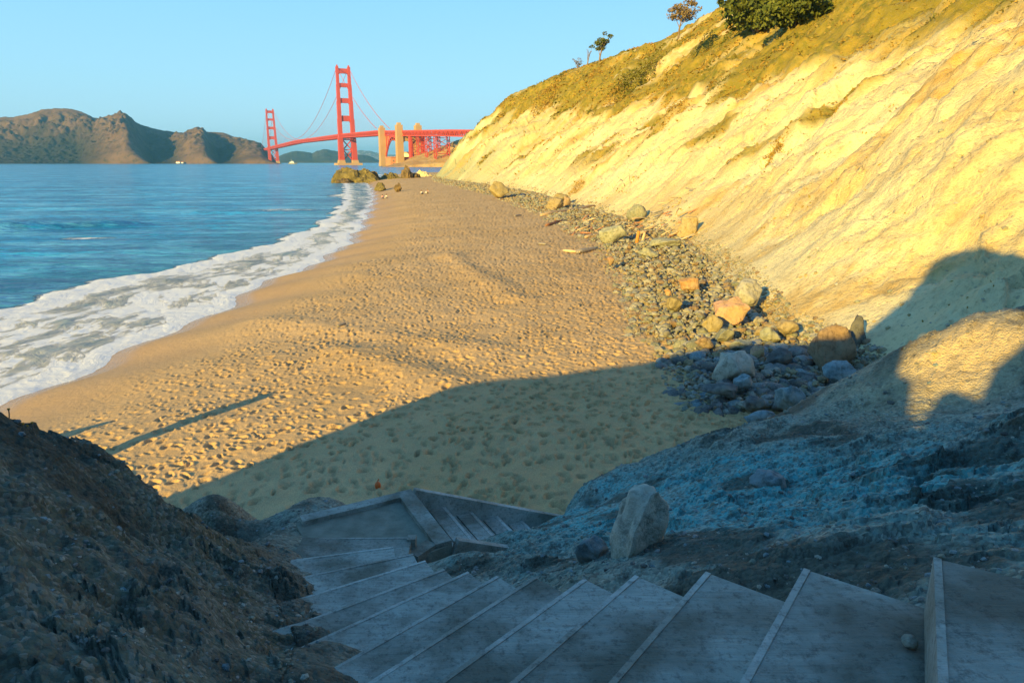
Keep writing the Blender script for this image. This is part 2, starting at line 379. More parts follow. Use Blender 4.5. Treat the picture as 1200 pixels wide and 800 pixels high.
# ------------------------------------------------------------------ shape of the shore
def curve(pts, z, srt=True):
    P = np.array([at_z(px, py, z) for px, py in pts]); P = P[np.argsort(P[:, 1])]
    return P
SH = curve([(0, 480), (60, 455), (120, 428), (175, 400), (240, 372), (290, 345), (345, 318), (390, 300), (418, 275), (432, 250), (438, 235), (436, 222), (430, 214)], 0.12)
SH = np.vstack([[-16.0, -30], [-16.6, 8], SH, [-70, 420], [-60, 440], [60, 470], [300, 520]])
SO = curve([(870, 512), (850, 480), (820, 452), (797, 405), (765, 388), (748, 345), (716, 300), (682, 276), (640, 252), (580, 229), (510, 212)], 2.05)
FO = curve([(1010, 425), (965, 392), (905, 362), (872, 330), (835, 292), (800, 268), (700, 240), (630, 222), (570, 213), (508, 207)], 2.6)
FO = np.vstack([[9.5, -30], [10.2, 8], FO[FO[:, 1] < 330], [-33, 345], [5, 375], [60, 400]])
SO = np.vstack([[6, -30], [6.3, 8], SO[SO[:, 1] < 330], [-38, 345], [0, 375], [50, 400]])
def xs(y): return np.interp(y, SH[:, 1], SH[:, 0]) + 0.45 * np.sin(y * 0.42) * sstep(22, 40, y) + 0.3 * np.sin(y * 1.1 + 1)
def xc(y): return np.interp(y, FO[:, 1], FO[:, 0]) + fbm(y, y * 0 + 3.3, 9, 3, 5) * 0.8
def xo(y): return np.interp(y, SO[:, 1], SO[:, 0])
def sand_base(x, y):
    d = x - xs(y)
    W = np.maximum(np.interp(y, FO[:, 1], FO[:, 0]) - np.interp(y, SH[:, 1], SH[:, 0]), 6)
    t = d / np.minimum(W, 22)
    z = np.where(t > 0, 0.12 + 1.93 * (1 - np.exp(-3.0 * np.clip(t, 0, 4))), 0.12 + t * 2.4)
    return z
def sand_z(x, y):
    return sand_base(x, y) + 0.10 * fbm(x, y, 7, 3, 40) * sstep(2, 7, x - xs(y)) + 0.05 * fbm(x, y, 2.2, 2, 44) * sstep(2, 6, x - xs(y))
TAN = ([-30, 60, 110, 150, 180, 200, 230, 250, 290, 320, 345, 400], [0.74, 0.74, 0.74, 0.74, 0.72, 0.76, 0.87, 0.92, 0.92, 1.3, 1.4, 1.4])
CR = ([-30, 60, 150, 180, 200, 230, 250, 290, 320, 335, 400], [62, 62, 52, 41.5, 36.5, 33.0, 29.0, 23.5, 20.5, 17.5, 10])
def cliff_z(x, y, fine=True):
    # height of the eroded slope above the sea
    u = x - xc(y)
    tn_ = np.interp(y, *TAN); cr = np.interp(y, *CR)
    # gullies run down the slope: noise stretched along x
    sk = y + 0.55 * u + 1.5 * fbm(x, y, 8, 2, 9)
    am = sstep(0, 9, u)
    z = tn_ * u * (0.86 + 0.14 * sstep(2, 14, u)) + 2.1
    z = z + am * (2.1 * fbm(u * 0.5, sk, 14, 4, 11, 0.55, True) + 1.9 * fbm(x * 0.7, y, 17, 3, 19) + 1.9 * fbm(x, y, 6, 4, 17, 0.55) + 0.45 * fbm(u * 0.5, sk, 3.2, 3, 23, 0.5, True) - 0.3)
    far = sstep(120, 300, y)
    z = z + far * am * 4.2 * fbm(u * 0.5, sk, 16, 4, 31, 0.58, True)
    wv = z + 1.5 * fbm(x, y, 11, 3, 37)
    z = z + am * sstep(0.0, 0.35, fbm(x, y, 15, 3, 39)) * 0.55 * np.sin(wv * 1.9) * sstep(8, 20, u + 0 * y) * 0.8
    cz = cr + 0.10 * np.maximum(u - cr / tn_, -30) + 1.6 * fbm(x, y, 16, 4, 55)
    k = 2.2
    z = np.where(u > 0, cz - k * np.log1p(np.exp(np.clip((cz - z) / k, -30, 30))), z)
    if fine: z = z + sstep(0.8, 4, u) * np.clip(0.25 + 1.6 * fbm(x, y, 9, 3, 73) + 0.6 * far, 0, 1.1) * (0.85 * facet(x + fbm(x, y, 2, 2, 75), y * 0.8 + fbm(x, y, 2, 2, 77), 2.6, 760) + 0.32 * facet(x + .5 * fbm(x, y, .8, 2, 79), y, 0.9, 770)) + sstep(0.5, 4, u) * (0.50 * fbm(x, y, 3.0, 5, 61, 0.62, True) * (0.5 + sstep(-.2, .4, fbm(x, y, 9, 2, 67))) + 0.16 * fbm(x, y, 0.6, 3, 71, 0.6))
    return z
def veg_f(x, y, z):
    line = np.interp(y, [20, 60, 90, 190, 240, 300, 340], [19, 16.5, 15.0, 21.5, 21, 18, 14])
    a = sstep(-2.0, 1.6, z - line + 8.5 * fbm(x * 0.5, y, 15, 4, 81) + 3.0 * fbm(x, y, 3.5, 4, 83))
    b_ = sstep(0.20, 0.36, fbm(x * 0.45, y + 0.5 * x, 10, 4, 91) - 0.08 * (1 - sstep(40, 90, y))) * sstep(4.5, 9, z) * sstep(25, 50, y)
    bare = sstep(0.10, 0.28, fbm(x * 0.4, y + .5 * x, 9, 4, 95)) * (0.35 + 0.65 * sstep(90, 150, y))
    return np.clip(np.maximum(a * (1 - 0.85 * bare), b_ * 0.95), 0, 1)

# ---- beach
def polar(rows, angs, x0=0.0):
    R, A = np.meshgrid(rows, np.radians(angs), indexing='ij')
    return R * np.sin(A) + x0, R * np.cos(A)
phi = np.radians(np.concatenate([np.linspace(36, 22, 110), np.linspace(21.95, 5, 380), np.linspace(4.95, 2.0, 70), np.linspace(1.96, 0.78, 40)]))
X, Y = polar(5.4 / np.tan(phi), np.linspace(-40, 36, 860))
Z = sand_z(X, Y)
dsh = X - xs(Y)
dry = sstep(3.0, 8.0, dsh + 1.6 * fbm(X, Y, 5, 3, 101))
dens = 0.62 + 0.55 * fbm(X, Y, 4, 3, 103) + 0.25 * sstep(-6, 6, X)
wx = X + 0.12 * fbm(X, Y, 0.7, 2, 107); wy = Y + 0.12 * fbm(X, Y, 0.7, 2, 109)
ft = pits(wx, wy, 0.25, 0.075, 200, 0.7) * 0.10 * np.clip(0.5 + 1.3 * fbm(X, Y, 1.7, 3, 113) + 0.4 * sstep(-5, 6, X), 0, 1.3)
ft2 = pits(wx + 3.1, wy + 7.7, 0.43, 0.11, 300, 0.8) * 0.11
ft = ft + 0.035 * fbm(X * 0.8 + 0.5 * Y, Y, 0.33, 2, 117, 0.5, True) * sstep(-4, 5, X)
Rr = np.sqrt(X * X + Y * Y)
lod = 1 - 0.35 * sstep(60, 150, Rr)
Z = Z + dry * lod * np.clip(dens + 0.30, 0.15, 1.2) * (ft + ft2) + dry * 0.03 * fbm(X, Y, 0.5, 3, 105)
# two trampled ridges across the beach
for (ax, ay), (bx, by), hgt in ((at_z(525, 292, 2), at_z(600, 345, 2), 0.16), (at_z(400, 398, 2), at_z(520, 440, 2), 0.16), (at_z(300, 350, 2), at_z(560, 400, 2), 0.10)):
    dx, dy = bx - ax, by - ay; L = math.hypot(dx, dy)
    t = np.clip(((X - ax) * dx + (Y - ay) * dy) / L / L, 0, 1)
    dd = np.hypot(X - ax - t * dx, Y - ay - t * dy) + 0.3 * fbm(X, Y, 1.5, 2, 108)
    Z = Z + hgt * np.exp(-(dd / 0.8) ** 2)
wetA = np.clip(1.0 - sstep(0.2, 1.6, dsh) * 0.45 - sstep(1.5, 6.0, dsh + 1.2 * fbm(X, Y, 4, 3, 111)) * 0.55, 0, 1)
keep = (dsh > -5) & (X < xc(Y) + 4)
beach = link('beach_sand', grid('beach_sand', X, Y, Z, keep, {'wet': wetA, 'damp_shade': np.clip(-(ft + ft2) * 9, 0, 1) * dry * 0.75}), m_sand)
tag(beach, 'golden sand beach covered in footprints beside the surf', None, None, 'structure')

# ---- cliff
cy_ = np.concatenate([np.geomspace(9, 60, 330), np.geomspace(60.3, 385, 330)])
cu = np.concatenate([np.linspace(-2.5, 8, 130), np.geomspace(8.1, 130, 230)])
Yc, U = np.meshgrid(cy_, cu, indexing='ij')
Xc = xc(Yc) + U
Zc = np.where(U < 0, 2.1 + U * 0.9, cliff_z(Xc, Yc))
vg = veg_f(Xc, Yc, Zc)
Zc = Zc + vg * (0.35 * fbm(Xc, Yc, 1.8, 3, 121) + 0.25)
grn = sstep(140, 230, Yc) * sstep(0.0, 0.35, fbm(Xc, Yc, 18, 3, 131) + 0.32)
Us = U; SK = Yc + 0.55 * Us + 1.2 * fbm(Xc, Yc, 5, 3, 151)
stk = np.clip(0.5 + 0.55 * fbm(Us * 0.22, SK + 2.0 * fbm(Xc, Yc, 6, 3, 163), 3.6, 4, 161, 0.6) + 0.45 * fbm(Xc, Yc, 6, 4, 165, 0.6), 0, 1)
och = sstep(0.05, 0.4, fbm(Xc * 0.5, Yc + 0.3 * Xc, 12, 4, 141) + 0.35 * sstep(8, 20, Zc))
cliff = link('cliff_slope', grid('cliff_slope', Xc, Yc, Zc, None, {'veg': vg, 'green': grn, 'och': och, 'streak': stk}), m_cliff)
tag(cliff, 'eroded cream and ochre cliff slope rising behind the beach', None, None, 'structure')

# ---- sea
rr = np.concatenate([7.4 / np.tan(np.radians(np.linspace(26, 3.0, 330))), 7.4 / np.tan(np.radians(np.linspace(2.94, 0.45, 110))), np.geomspace(1000, 19000, 30)])
ang = np.concatenate([np.linspace(-100, -41, 14), np.linspace(-40, -2, 460), np.linspace(-1, 75, 16)])
Xw, Yw = polar(rr, ang)
dw = xs(Yw) - Xw
Rw = np.hypot(Xw, Yw)
amp = sstep(3, 20, dw)
fade = 1 - 0.999 * sstep(250, 900, Rw)
Zw = 0.10 + fade * amp * (0.16 * fbm(Xw * 0.4, Yw, 6, 4, 151) + 0.07 * fbm(Xw * 0.5, Yw, 1.6, 3, 161)) + fade * 0.03 * fbm(Xw, Yw, 0.6, 3, 171)
Zw = np.where(Rw > 900, 0.10 - 0.10 * sstep(900, 1200, Rw), Zw)
# one swell standing up offshore
for px0, px1, py0, py1, hh_ in ((-60, 205, 270, 262, 0.75), (60, 330, 245, 250, 0.25)):
    p0 = at_z(px0, py0, 0.1); p1 = at_z(px1, py1, 0.1)
    dx, dy = p1[0] - p0[0], p1[1] - p0[1]; L = math.hypot(dx, dy)
    t = ((Xw - p0[0]) * dx + (Yw - p0[1]) * dy) / L / L
    dd = ((Xw - p0[0]) * dy - (Yw - p0[1]) * dx) / L + 0.8 * fbm(Xw, Yw, 12, 2, 175)
    Zw = Zw + hh_ * np.exp(-(dd / 1.9) ** 2) * sstep(-0.3, 0.1, t) * (1 - sstep(0.6, 1.05, t))
# surf: foam field
fw_ = np.interp(Yw, [15, 30, 45, 60, 75, 90, 120, 180, 300, 400], [13, 12.5, 10.5, 8.0, 6.0, 5.5, 6, 8, 10, 10])
edge = 1.6 * fbm(Xw, Yw, 5, 4, 181) + 0.8 * fbm(Xw, Yw, 1.3, 3, 185)
body = (1 - sstep(fw_ - 1.0, fw_ + 0.8, dw + edge))
foam = body * (0.69 + 0.30 * np.exp(-((dw - fw_ + 1.2) / 1.2) ** 2) + 0.22 * np.exp(-(dw / 1.1) ** 2) - 0.16 * sstep(60, 110, Yw) + 0.26 * fbm(dw * 0.8, Yw * 0.45, 1.6, 5, 191, 0.6))
wc = at_z(100, 272, 0.7)
foam = np.maximum(foam, 0.75 * np.exp(-((Xw - wc[0]) / 3.5) ** 2 - ((Yw - wc[1]) / 1.6) ** 2))
for px, py, sx, sy in ((335, 246, 9, 3), (408, 247, 3, 9), (405, 229, 5, 12), (395, 262, 4, 4)):
    q = at_z(px, py, 0.2)
    foam = np.maximum(foam, 0.68 * np.exp(-((Xw - q[0]) / sx) ** 2 - ((Yw - q[1]) / sy) ** 2))
    Zw = Zw + 0.2 * np.exp(-((Xw - q[0]) / sx) ** 2 - ((Yw - q[1]) / sy * 1.5) ** 2)
foam = foam * sstep(-60, -25, Yw * 0 + Xw * 0) if False else foam
Zw = Zw + body * (0.05 + 0.02 * fbm(Xw, Yw, 0.8, 4, 195, 0.6) + 0.12 * np.exp(-((dw - fw_ + 1.0) / 0.9) ** 2) * (0.4 + 0.8 * np.abs(fbm(Xw, Yw, 2.5, 3, 197))))
Zw = np.where(dw < 0.5, Zw - 0.10 * (0.5 - dw), Zw)
shal = np.clip(1 - sstep(fw_ * 0.8, fw_ * 3.2, dw), 0, 1) * 0.8
sea = link('sea_water', grid('sea_water', Xw, Yw, Zw, dw > -2.5, {'foam': foam, 'shallow': shal, 'offshore': dw, 'along': Yw}), m_sea)
tag(sea, 'blue sea with small waves and white surf on the sand', None, None, 'structure')

#--NEAR--
# ------------------------------------------------------------------ steps: corners and directions
ZK = [-1.30, -1.52, -1.74, -1.96, -2.18, -2.40, -2.62, -2.84, -3.06, -3.28, -3.50, -3.70, -3.86]
PK = [(1094, 652), (942, 665), (827, 669), (744, 673), (684, 677), (626, 675), (582, 674), (548, 669), (520, 666), (498, 656), (484, 648), (461, 640), (483, 629)]
AK = [30, 36.3, 38, 40.5, 42.8, 43.6, 45.5, 50.5, 55.2, 60, 68, 76, 89]
WK = [1.75, 1.75, 1.75, 1.75, 1.75, 1.7, 1.6, 1.45, 1.35, 1.3, 1.25, 1.2, 1.15]
steps = []
for k in range(13):
    x, y = at_z(*PK[k], CZ + ZK[k]); a = math.radians(AK[k])
    steps.append((Vector((x, y, CZ + ZK[k])), Vector((-math.sin(a), -math.cos(a), 0)), Vector((math.cos(a), -math.sin(a), 0)), WK[k]))
LZ = CZ - 3.95
LA, LB, LC, LD = [Vector((*at_z(px, py, LZ), LZ)) for px, py in ((346, 607), (481, 573), (529, 633), (484, 650))]
Lrun = Vector((LB.y - LC.y, LC.x - LB.x, 0)).normalized()          # direction in which the lower flight runs down

# ------------------------------------------------------------------ near ground: thin plate spline through surveyed points
cps = []
def cpx(px, py, y, dz=0.0):
    p = at_y(px, py, y); cps.append((p.x, p.y, p.z - CZ + dz))
for P, dn, tr, W in steps[:11]:
    for q, dz in ((P + tr * 0.15 - dn * 0.16, -0.27), (P + dn * (W * 0.5) + tr * 0.2, -0.22), (P + dn * (W * 0.80) + tr * 0.12, 0.03), (P + dn * (W * 1.05) + tr * 0.12, 0.12)):
        cps.append((q.x, q.y, q.z - CZ + dz))
for q in ((LA + LB) / 2, LA * 0.3 + LC * 0.7, (LB + LC) / 2): cps.append((q.x, q.y, -4.22))
for t in (0.3, 1.2, 2.1):
    q = LB + Lrun * t; cps.append((q.x, q.y, -4.75 - 0.42 * t))
for t in (0.2, 0.5): q = LC + Lrun * t; cps.append((q.x - 0.05, q.y - 0.15, -4.22 - 0.3 * t))
for a in ((596, 633, 7.02), (608, 625, 7.25), (630, 624, 7.45), (644, 615, 8.0), (662, 606, 8.7), (700, 594, 8.0), (740, 576, 7.7), (770, 562, 7.8), (795, 545, 8.0), (830, 516, 8.3), (880, 503, 8.8), (950, 468, 9.6),
          (1000, 440, 9.8), (1060, 410, 9.3), (1090, 399, 9.1), (1130, 387, 8.9), (1190, 376, 8.6), (1250, 370, 8.4), (1160, 470, 7.5), (1200, 500, 4.9), (1080, 480, 7.7), (960, 505, 7.6), (1000, 560, 5.2), (850, 600, 5.4), (900, 540, 6.6), (1150, 560, 4.0), (1120, 440, 8.2),
          (1200, 650, 2.5), (1080, 620, 3.2), (950, 655, 3.05), (870, 655, 3.4), (780, 650, 4.0), (690, 655, 4.6), (640, 655, 5.3), (585, 652, 6.1), (545, 650, 6.35), (520, 655, 6.25), (740, 605, 6.3), (690, 630, 5.9), (620, 640, 6.5),
          (260, 604, 8.4), (205, 604, 8.7), (340, 604, 8.2), (240, 606, 7.4), (290, 612, 7.4), (300, 640, 6.6), (325, 660, 5.7), (318, 620, 7.2),
          (0, 497, 4.2), (60, 514, 4.6), (100, 535, 4.9), (140, 557, 5.2), (175, 585, 5.3), (205, 603, 5.3), (260, 645, 5.0), (310, 695, 4.5), (332, 740, 4.0), (350, 775, 3.6), (0, 650, 2.8), (150, 680, 3.3), (0, 800, 1.9), (200, 800, 2.3), (100, 600, 3.9),
          (220, 700, 3.5), (300, 790, 2.9), (100, 740, 2.6), (-200, 480, 3.5), (-200, 700, 2.4)): cpx(*a)
for px, py, y in ((0, 497, 4.2), (60, 514, 4.6), (140, 557, 5.2), (205, 603, 5.3)):
    p = at_y(px, py, y); cps.append((p.x * 1.15, p.y + 1.3, p.z - CZ - 1.5)); cps.append((p.x * 1.2, p.y + 2.9, min(-5.3, p.z - CZ - 3.0)))
for q in ((-5.5, 6, -3.8), (-7, 3, -2.2), (-7, 8, -5.6), (-6, -1, -0.4), (-3, -0.6, -0.9), (-4, 9.5, -5.5), (-2.2, 9.3, -5.5), (-1, 9.6, -5.6), (0.6, 10.2, -5.8), (2.2, 11, -5.7), (4.5, 12.6, -5.5), (7, 13.5, -5.0), (9, 14.5, -4.4), (11, 13, -2.8), (12, 17, -3.6), (12, 9, -0.9), (9, 5, -0.6),
          (5, 2, -0.9), (4, 0, -0.6), (3.2, 3.2, -1.55), (0, -2, -0.9), (2, -2.5, -0.5), (-2, -3, -0.4), (8, -1, 0.4), (-8, 12, -6.2), (0, 14, -6), (-11, 5, -5.5)): cps.append(q)
cps = np.array(cps)
def _k(r2): return 0.5 * r2 * np.log(r2 + 1e-9)
def tps_fit(P, lam=0.004):
    n = len(P); d2 = ((P[:, None, :2] - P[None, :, :2]) ** 2).sum(-1)
    A = np.zeros((n + 3, n + 3)); A[:n, :n] = _k(d2) + lam * np.eye(n); A[:n, n] = 1; A[:n, n + 1:] = P[:, :2]; A[n:, :n] = A[:n, n:].T
    return np.linalg.solve(A, np.concatenate([P[:, 2], np.zeros(3)]))
tw = tps_fit(cps)
def tps(x, y):
    o = tw[-3] + tw[-2] * x + tw[-1] * y
    for (a, b_, _), q in zip(cps, tw[:-3]): o = o + q * _k((x - a) ** 2 + (y - b_) ** 2)
    return o
LE = np.array([(-6, 9), (-4.2, 8.0), (-3.3, 7.3), (-2.75, 6.2), (-2.15, 5.2), (-1.72, 4.4), (-1.35, 3.7), (-1.15, 3.0), (-1.05, 2.0), (-1.2, 0.5), (-1.6, -1.0)])[::-1]
def rock_side(x, y): return x < np.interp(y, LE[:, 1], LE[:, 0])
def stairzone(x, y):
    m = np.zeros_like(x)
    for P, dn, tr, W in steps:
        lx = (x - P.x) * dn.x + (y - P.y) * dn.y; ly = (x - P.x) * tr.x + (y - P.y) * tr.y
        m = np.maximum(m, sstep(-0.25, 0.1, lx) * (1 - sstep(W - 0.6, W - 0.1, lx)) * sstep(-0.5, 0, ly) * (1 - sstep(0.5, 0.9, ly)))
    c = (LA + LB + LC + LD) / 4
    m = np.maximum(m, 1 - sstep(0.9, 1.4, np.hypot(x - c.x, y - c.y)))
    return m
def near_z(x, y, fine=True):
    z = tps(x, y)
    if fine:
        rk = sstep(0.1, 0.7, np.interp(y, LE[:, 1], LE[:, 0]) - x) * (1 - 0.9 * sstep(5.8, 6.8, y))
        calm = 1 - 0.9 * stairzone(x, y)
        z = z + calm * ((0.07 + 0.10 * rk) * fbm(x * 0.8, y + 0.4 * x, 0.9, 4, 401, 0.55, True) + (0.022 + 0.035 * rk) * fbm(x, y, 0.28, 4, 411, 0.6) + 0.010 * fbm(x, y, 0.05, 3, 421, 0.6))
        wx = x + 0.15 * fbm(x, y, 0.5, 3, 601); wy = y + 0.15 * fbm(x, y, 0.5, 3, 603)
        rug = np.clip(0.55 + 1.2 * fbm(x, y, 2.0, 3, 605) + 0.8 * np.exp(-((x - 3.4) / 1.2) ** 2 - ((y - 4.6) / 1.3) ** 2) + 0.3 * rk, 0, 1.3) * (1 - 0.85 * sstep(5.9, 7.0, y) * (1 - sstep(-1.0, 0.5, x))) * (1 - 0.15 * sstep(6.6, 7.6, y) * sstep(3.2, 4.2, x))
        z = z + calm * rug * (0.045 * (facet(wx, wy, 0.62, 610) + facet(wx + .05, wy + .04, 0.62, 610) + facet(wx - .04, wy + .06, 0.62, 610)) + 0.07 * facet(wx, wy, 0.22, 620) + 0.03 * facet(wx, wy, 0.10, 630))
        z = z + calm * 0.010 * np.maximum(pits(x, y, 0.09, 0.035, 431, 0.9) * -1, -0.2)
    return z + CZ
nr = np.concatenate([np.geomspace(0.7, 4, 230), np.geomspace(4.02, 9.5, 290), np.geomspace(9.6, 18, 60)])
na = np.concatenate([np.linspace(-100, -42, 26), np.linspace(-41, 41, 640), np.linspace(42, 110, 30)])
Xn, Yn = polar(nr, na)
Zn = near_z(Xn, Yn)
rs = rock_side(Xn, Yn)
ok = Zn > sand_base(Xn, Yn) - 0.5
ok &= (Xn < np.interp(Yn, FO[:, 1], FO[:, 0]) + 3) | (Yn < 12)
# colour fields of the ground, with a patch of sunlight painted in
p = at_y(850, 600, 5.4)
teal = np.exp(-(((Xn - 1.9) * 0.8 + (Yn - 5.6) * 0.25) / 0.95) ** 2 - ((Yn - 6.0) / 2.3) ** 2)
teal = np.clip(teal * 1.7 + 0.22 + 0.45 * fbm(Xn, Yn, 1.2, 4, 441), 0, 1) * (1 - sstep(8.2, 9.5, Yn) * 0.4)
vein = np.clip(1 - np.abs(fbm(Xn, Yn, 1.6, 3, 451)) * 9, 0, 1) * sstep(-0.1, 0.3, fbm(Xn, Yn, 1.1, 2, 455))
pale = np.clip(vein * 0.7 + 0.5 * sstep(0.25, 0.5, fbm(Xn, Yn, 0.6, 3, 461)), 0, 1)
pale = pale * 0.8
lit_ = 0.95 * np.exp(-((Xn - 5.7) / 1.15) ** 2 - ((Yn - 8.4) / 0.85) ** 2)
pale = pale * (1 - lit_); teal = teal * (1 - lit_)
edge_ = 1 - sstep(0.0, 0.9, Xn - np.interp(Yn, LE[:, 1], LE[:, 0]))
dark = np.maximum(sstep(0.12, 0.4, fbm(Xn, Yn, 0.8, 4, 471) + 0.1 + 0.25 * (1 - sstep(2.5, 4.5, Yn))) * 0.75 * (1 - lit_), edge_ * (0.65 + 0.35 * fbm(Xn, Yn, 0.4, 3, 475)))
A_ = {'dry': lit_ * np.clip(0.85 + 0.5 * fbm(Xn, Yn, 0.25, 3, 477), 0, 1), 'teal': teal, 'pale': pale, 'dark': dark}  # dry key holds the sun patch, painted as paler ground
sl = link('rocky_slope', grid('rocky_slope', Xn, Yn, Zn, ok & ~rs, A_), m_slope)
tag(sl, 'shaded gravelly blue grey slope around and below the timber steps', None, None, 'structure')
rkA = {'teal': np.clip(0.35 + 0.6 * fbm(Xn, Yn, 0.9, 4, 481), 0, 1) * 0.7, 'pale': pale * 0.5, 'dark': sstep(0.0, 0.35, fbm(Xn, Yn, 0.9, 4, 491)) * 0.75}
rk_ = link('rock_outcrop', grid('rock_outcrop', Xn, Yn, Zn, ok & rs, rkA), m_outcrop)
tag(rk_, 'big dark shaded rock outcrop left of the timber steps', 'rock outcrop')

# ------------------------------------------------------------------ the hill behind the viewer, whose crest throws the long shade
tE = math.tan(SEL)
E2 = (math.sin(SAZ), math.cos(SAZ)); C2 = (math.cos(SAZ), -math.sin(SAZ))
def sq(x, y, z): return x * C2[0] + y * C2[1], (z - CZ) + tE * (x * E2[0] + y * E2[1])
def hit(px, py, fn, y0=9.0, y1=60):
    a, b_ = ray(px, py); ys = np.linspace(y0, y1, 1500)
    d = CZ + b_ * ys - fn(a * ys, ys)
    i = int(np.argmax(d < 0)); y = ys[i]
    return a * y, y, CZ + b_ * y
sgz = lambda x, y: sand_base(x, y)
prof = [(-40, -7)]
for px, py in ((185, 590), (250, 560), (300, 540), (350, 520), (400, 502), (440, 485), (480, 472), (520, 458), (560, 448), (600, 443), (650, 440), (700, 432), (760, 425), (800, 415)):
    prof.append(sq(*hit(px, py, sgz, 6, 40)))
gz = lambda x, y: np.maximum(sand_base(x, y), np.where(x > xc(y), cliff_z(x, y, False), -9))
for px, py in ((890, 405), (950, 404), (1000, 400), (1040, 368), (1065, 350), (1100, 335), (1150, 332), (1199, 348)):
    prof.append(sq(*hit(px, py, gz)))
prof.sort(); prof.insert(1, (prof[1][0] - 1.6, prof[1][1] - 2.8))
print('PROFILE', [(round(a, 2), round(b_, 2)) for a, b_ in prof])
gap = [(-0.46, 9), (-0.42, 0.06), (-0.24, 0.0), (-0.20, -0.40), (-0.04, -0.44), (0.08, -0.10), (0.2, -0.03), (0.47, -0.12), (0.59, 0.32), (0.9, 0.74), (1.25, 1.2), (1.3, 9)]  # opening cut in the crest so sun reaches one slope patch
pa = np.array(prof); ga = np.array(gap)
ss = np.unique(np.concatenate([np.linspace(-14, 22, 300), np.linspace(-0.7, 1.5, 90), ga[:, 0]]))
top = np.interp(ss, pa[:, 0], pa[:, 1])
top = np.where(ss > pa[-1, 0], pa[-1, 1] + 0.25 * (ss - pa[-1, 0]), top)
wall = np.minimum(top, np.interp(ss, ga[:, 0], ga[:, 1], left=99, right=99))
ee = np.array([-2.9, -3.6, -4.4, -5.0, -6.2, -9, -16, -30, -60])
S_, E_ = np.meshgrid(ss, ee, indexing='ij')
Xh = S_ * C2[0] + E_ * E2[0]; Yh = S_ * C2[1] + E_ * E2[1]
q_ = wall[:, None]
crest = q_ + tE * 5.0
drop = np.array([3.2, 1.6, 0.35, 0, 0.15, 0.5, 0.8, 1.5, 9])[None, :]
Zh = CZ + crest - drop * np.clip((crest + 6) / 4, 0.2, 1.4)
Zh = np.where(E_ == -2.9, np.minimum(Zh, CZ - 2.5), Zh)
Zh = Zh + np.where(np.abs(E_ + 5.0) > 0.1, 0.25 * fbm(Xh, Yh, 1.3, 3, 501) - 0.25, 0)
Zh = np.where(E_ < -8, np.minimum(Zh, CZ + crest - 0.3), Zh)
hb = link('hillside', grid('hillside', Xh, Yh, Zh, None, {'teal': Xh * 0, 'pale': Xh * 0 + .2, 'dark': Xh * 0 + .2}), m_slope)
tag(hb, 'rocky hillside the steps come down from', None, None, 'structure')

# ------------------------------------------------------------------ stones
def ico(sub):
    import bmesh
    bm = bmesh.new(); bmesh.ops.create_icosphere(bm, subdivisions=sub, radius=1)
    v = np.array([x.co[:] for x in bm.verts]); f = np.array([[q.index for q in x.verts] for x in bm.faces]); bm.free(); return v, f
ICO = {k: ico(k) for k in (1, 2, 3, 4, 5)}
def stone(seed, sub=3, cuts=9, sc3=(1, 0.8, 0.6), rough=0.05, depth=(0.5, 0.82)):
    cuts = int(cuts * 1.5)
    r = random.Random(seed); v, f = ICO[sub]; v = v.copy()
    for _ in range(cuts):
        n_ = np.array([r.gauss(0, 1) for _ in range(3)]); n_ /= np.linalg.norm(n_)
        d = r.uniform(*depth); t = v @ n_
        v = v - np.outer(np.maximum(t - d, 0) * 0.93, n_)
    nn = v / np.linalg.norm(v, axis=1)[:, None]
    v = v + nn * (rough * vn(v[:, 0] * 2.2 + seed, v[:, 1] * 2.2, v[:, 2] * 2.2, 9) + rough * 0.6 * vn(v[:, 0] * 5.5 + seed, v[:, 1] * 5.5, v[:, 2] * 5.5, 19))[:, None]
    return v * np.array(sc3), f
def stone_mesh(name, seed, sub=3, smooth=False, **k):
    v, f = stone(seed, sub, **k); return np_mesh(name, v, f, None, smooth)
def ground(x, y):
    x = np.asarray(x, float); y = np.asarray(y, float)
    g = sand_base(x, y)
    g = np.where(x > np.interp(y, FO[:, 1], FO[:, 0]) - 0.5, np.maximum(g, np.where(x > xc(y), cliff_z(x, y, False), g)), g)
    near = (y < 14) & (x > -9) & (x < 12)
    return np.where(near, np.maximum(g, tps(x, y) + CZ), g)
def boulder(px, py, y, wpx, hpx, mk, label, seed, dep=0.8, rz=None, sub=4, name='boulder', group='boulders at the foot of the slope', tilt=0.0, sink=0.12, cuts=12, rough=0.10, cat='boulder', rl=(0.48, 0.8)):
    """px,py: foot point; y: distance; wpx/hpx apparent width and height"""
    p = at_y(px, py, y); d = math.hypot(p.x, y); hpx *= 1.25 if y < 7 else 1.0
    if y < 7: p.z = float(tps(np.array(p.x), np.array(y))) + CZ
    W = wpx / F * d * 0.95; H = hpx / F * d * 1.05
    me = stone_mesh(name, seed, sub, True, cuts=cuts, rough=rough, sc3=(W / 1.6, W / 1.6 * dep, H / 1.45), depth=rl)
    o = link(name, me, RM[mk], None, (p.x, p.y, p.z + H * (0.5 - sink)))
    o.rotation_euler = (tilt, tilt * 0.6, rnd.uniform(0, 3) if rz is None else rz)
    tag(o, label, cat, group); return o
def ydist(px, py, z=2.05):
    return at_z(px, py, z)[1]
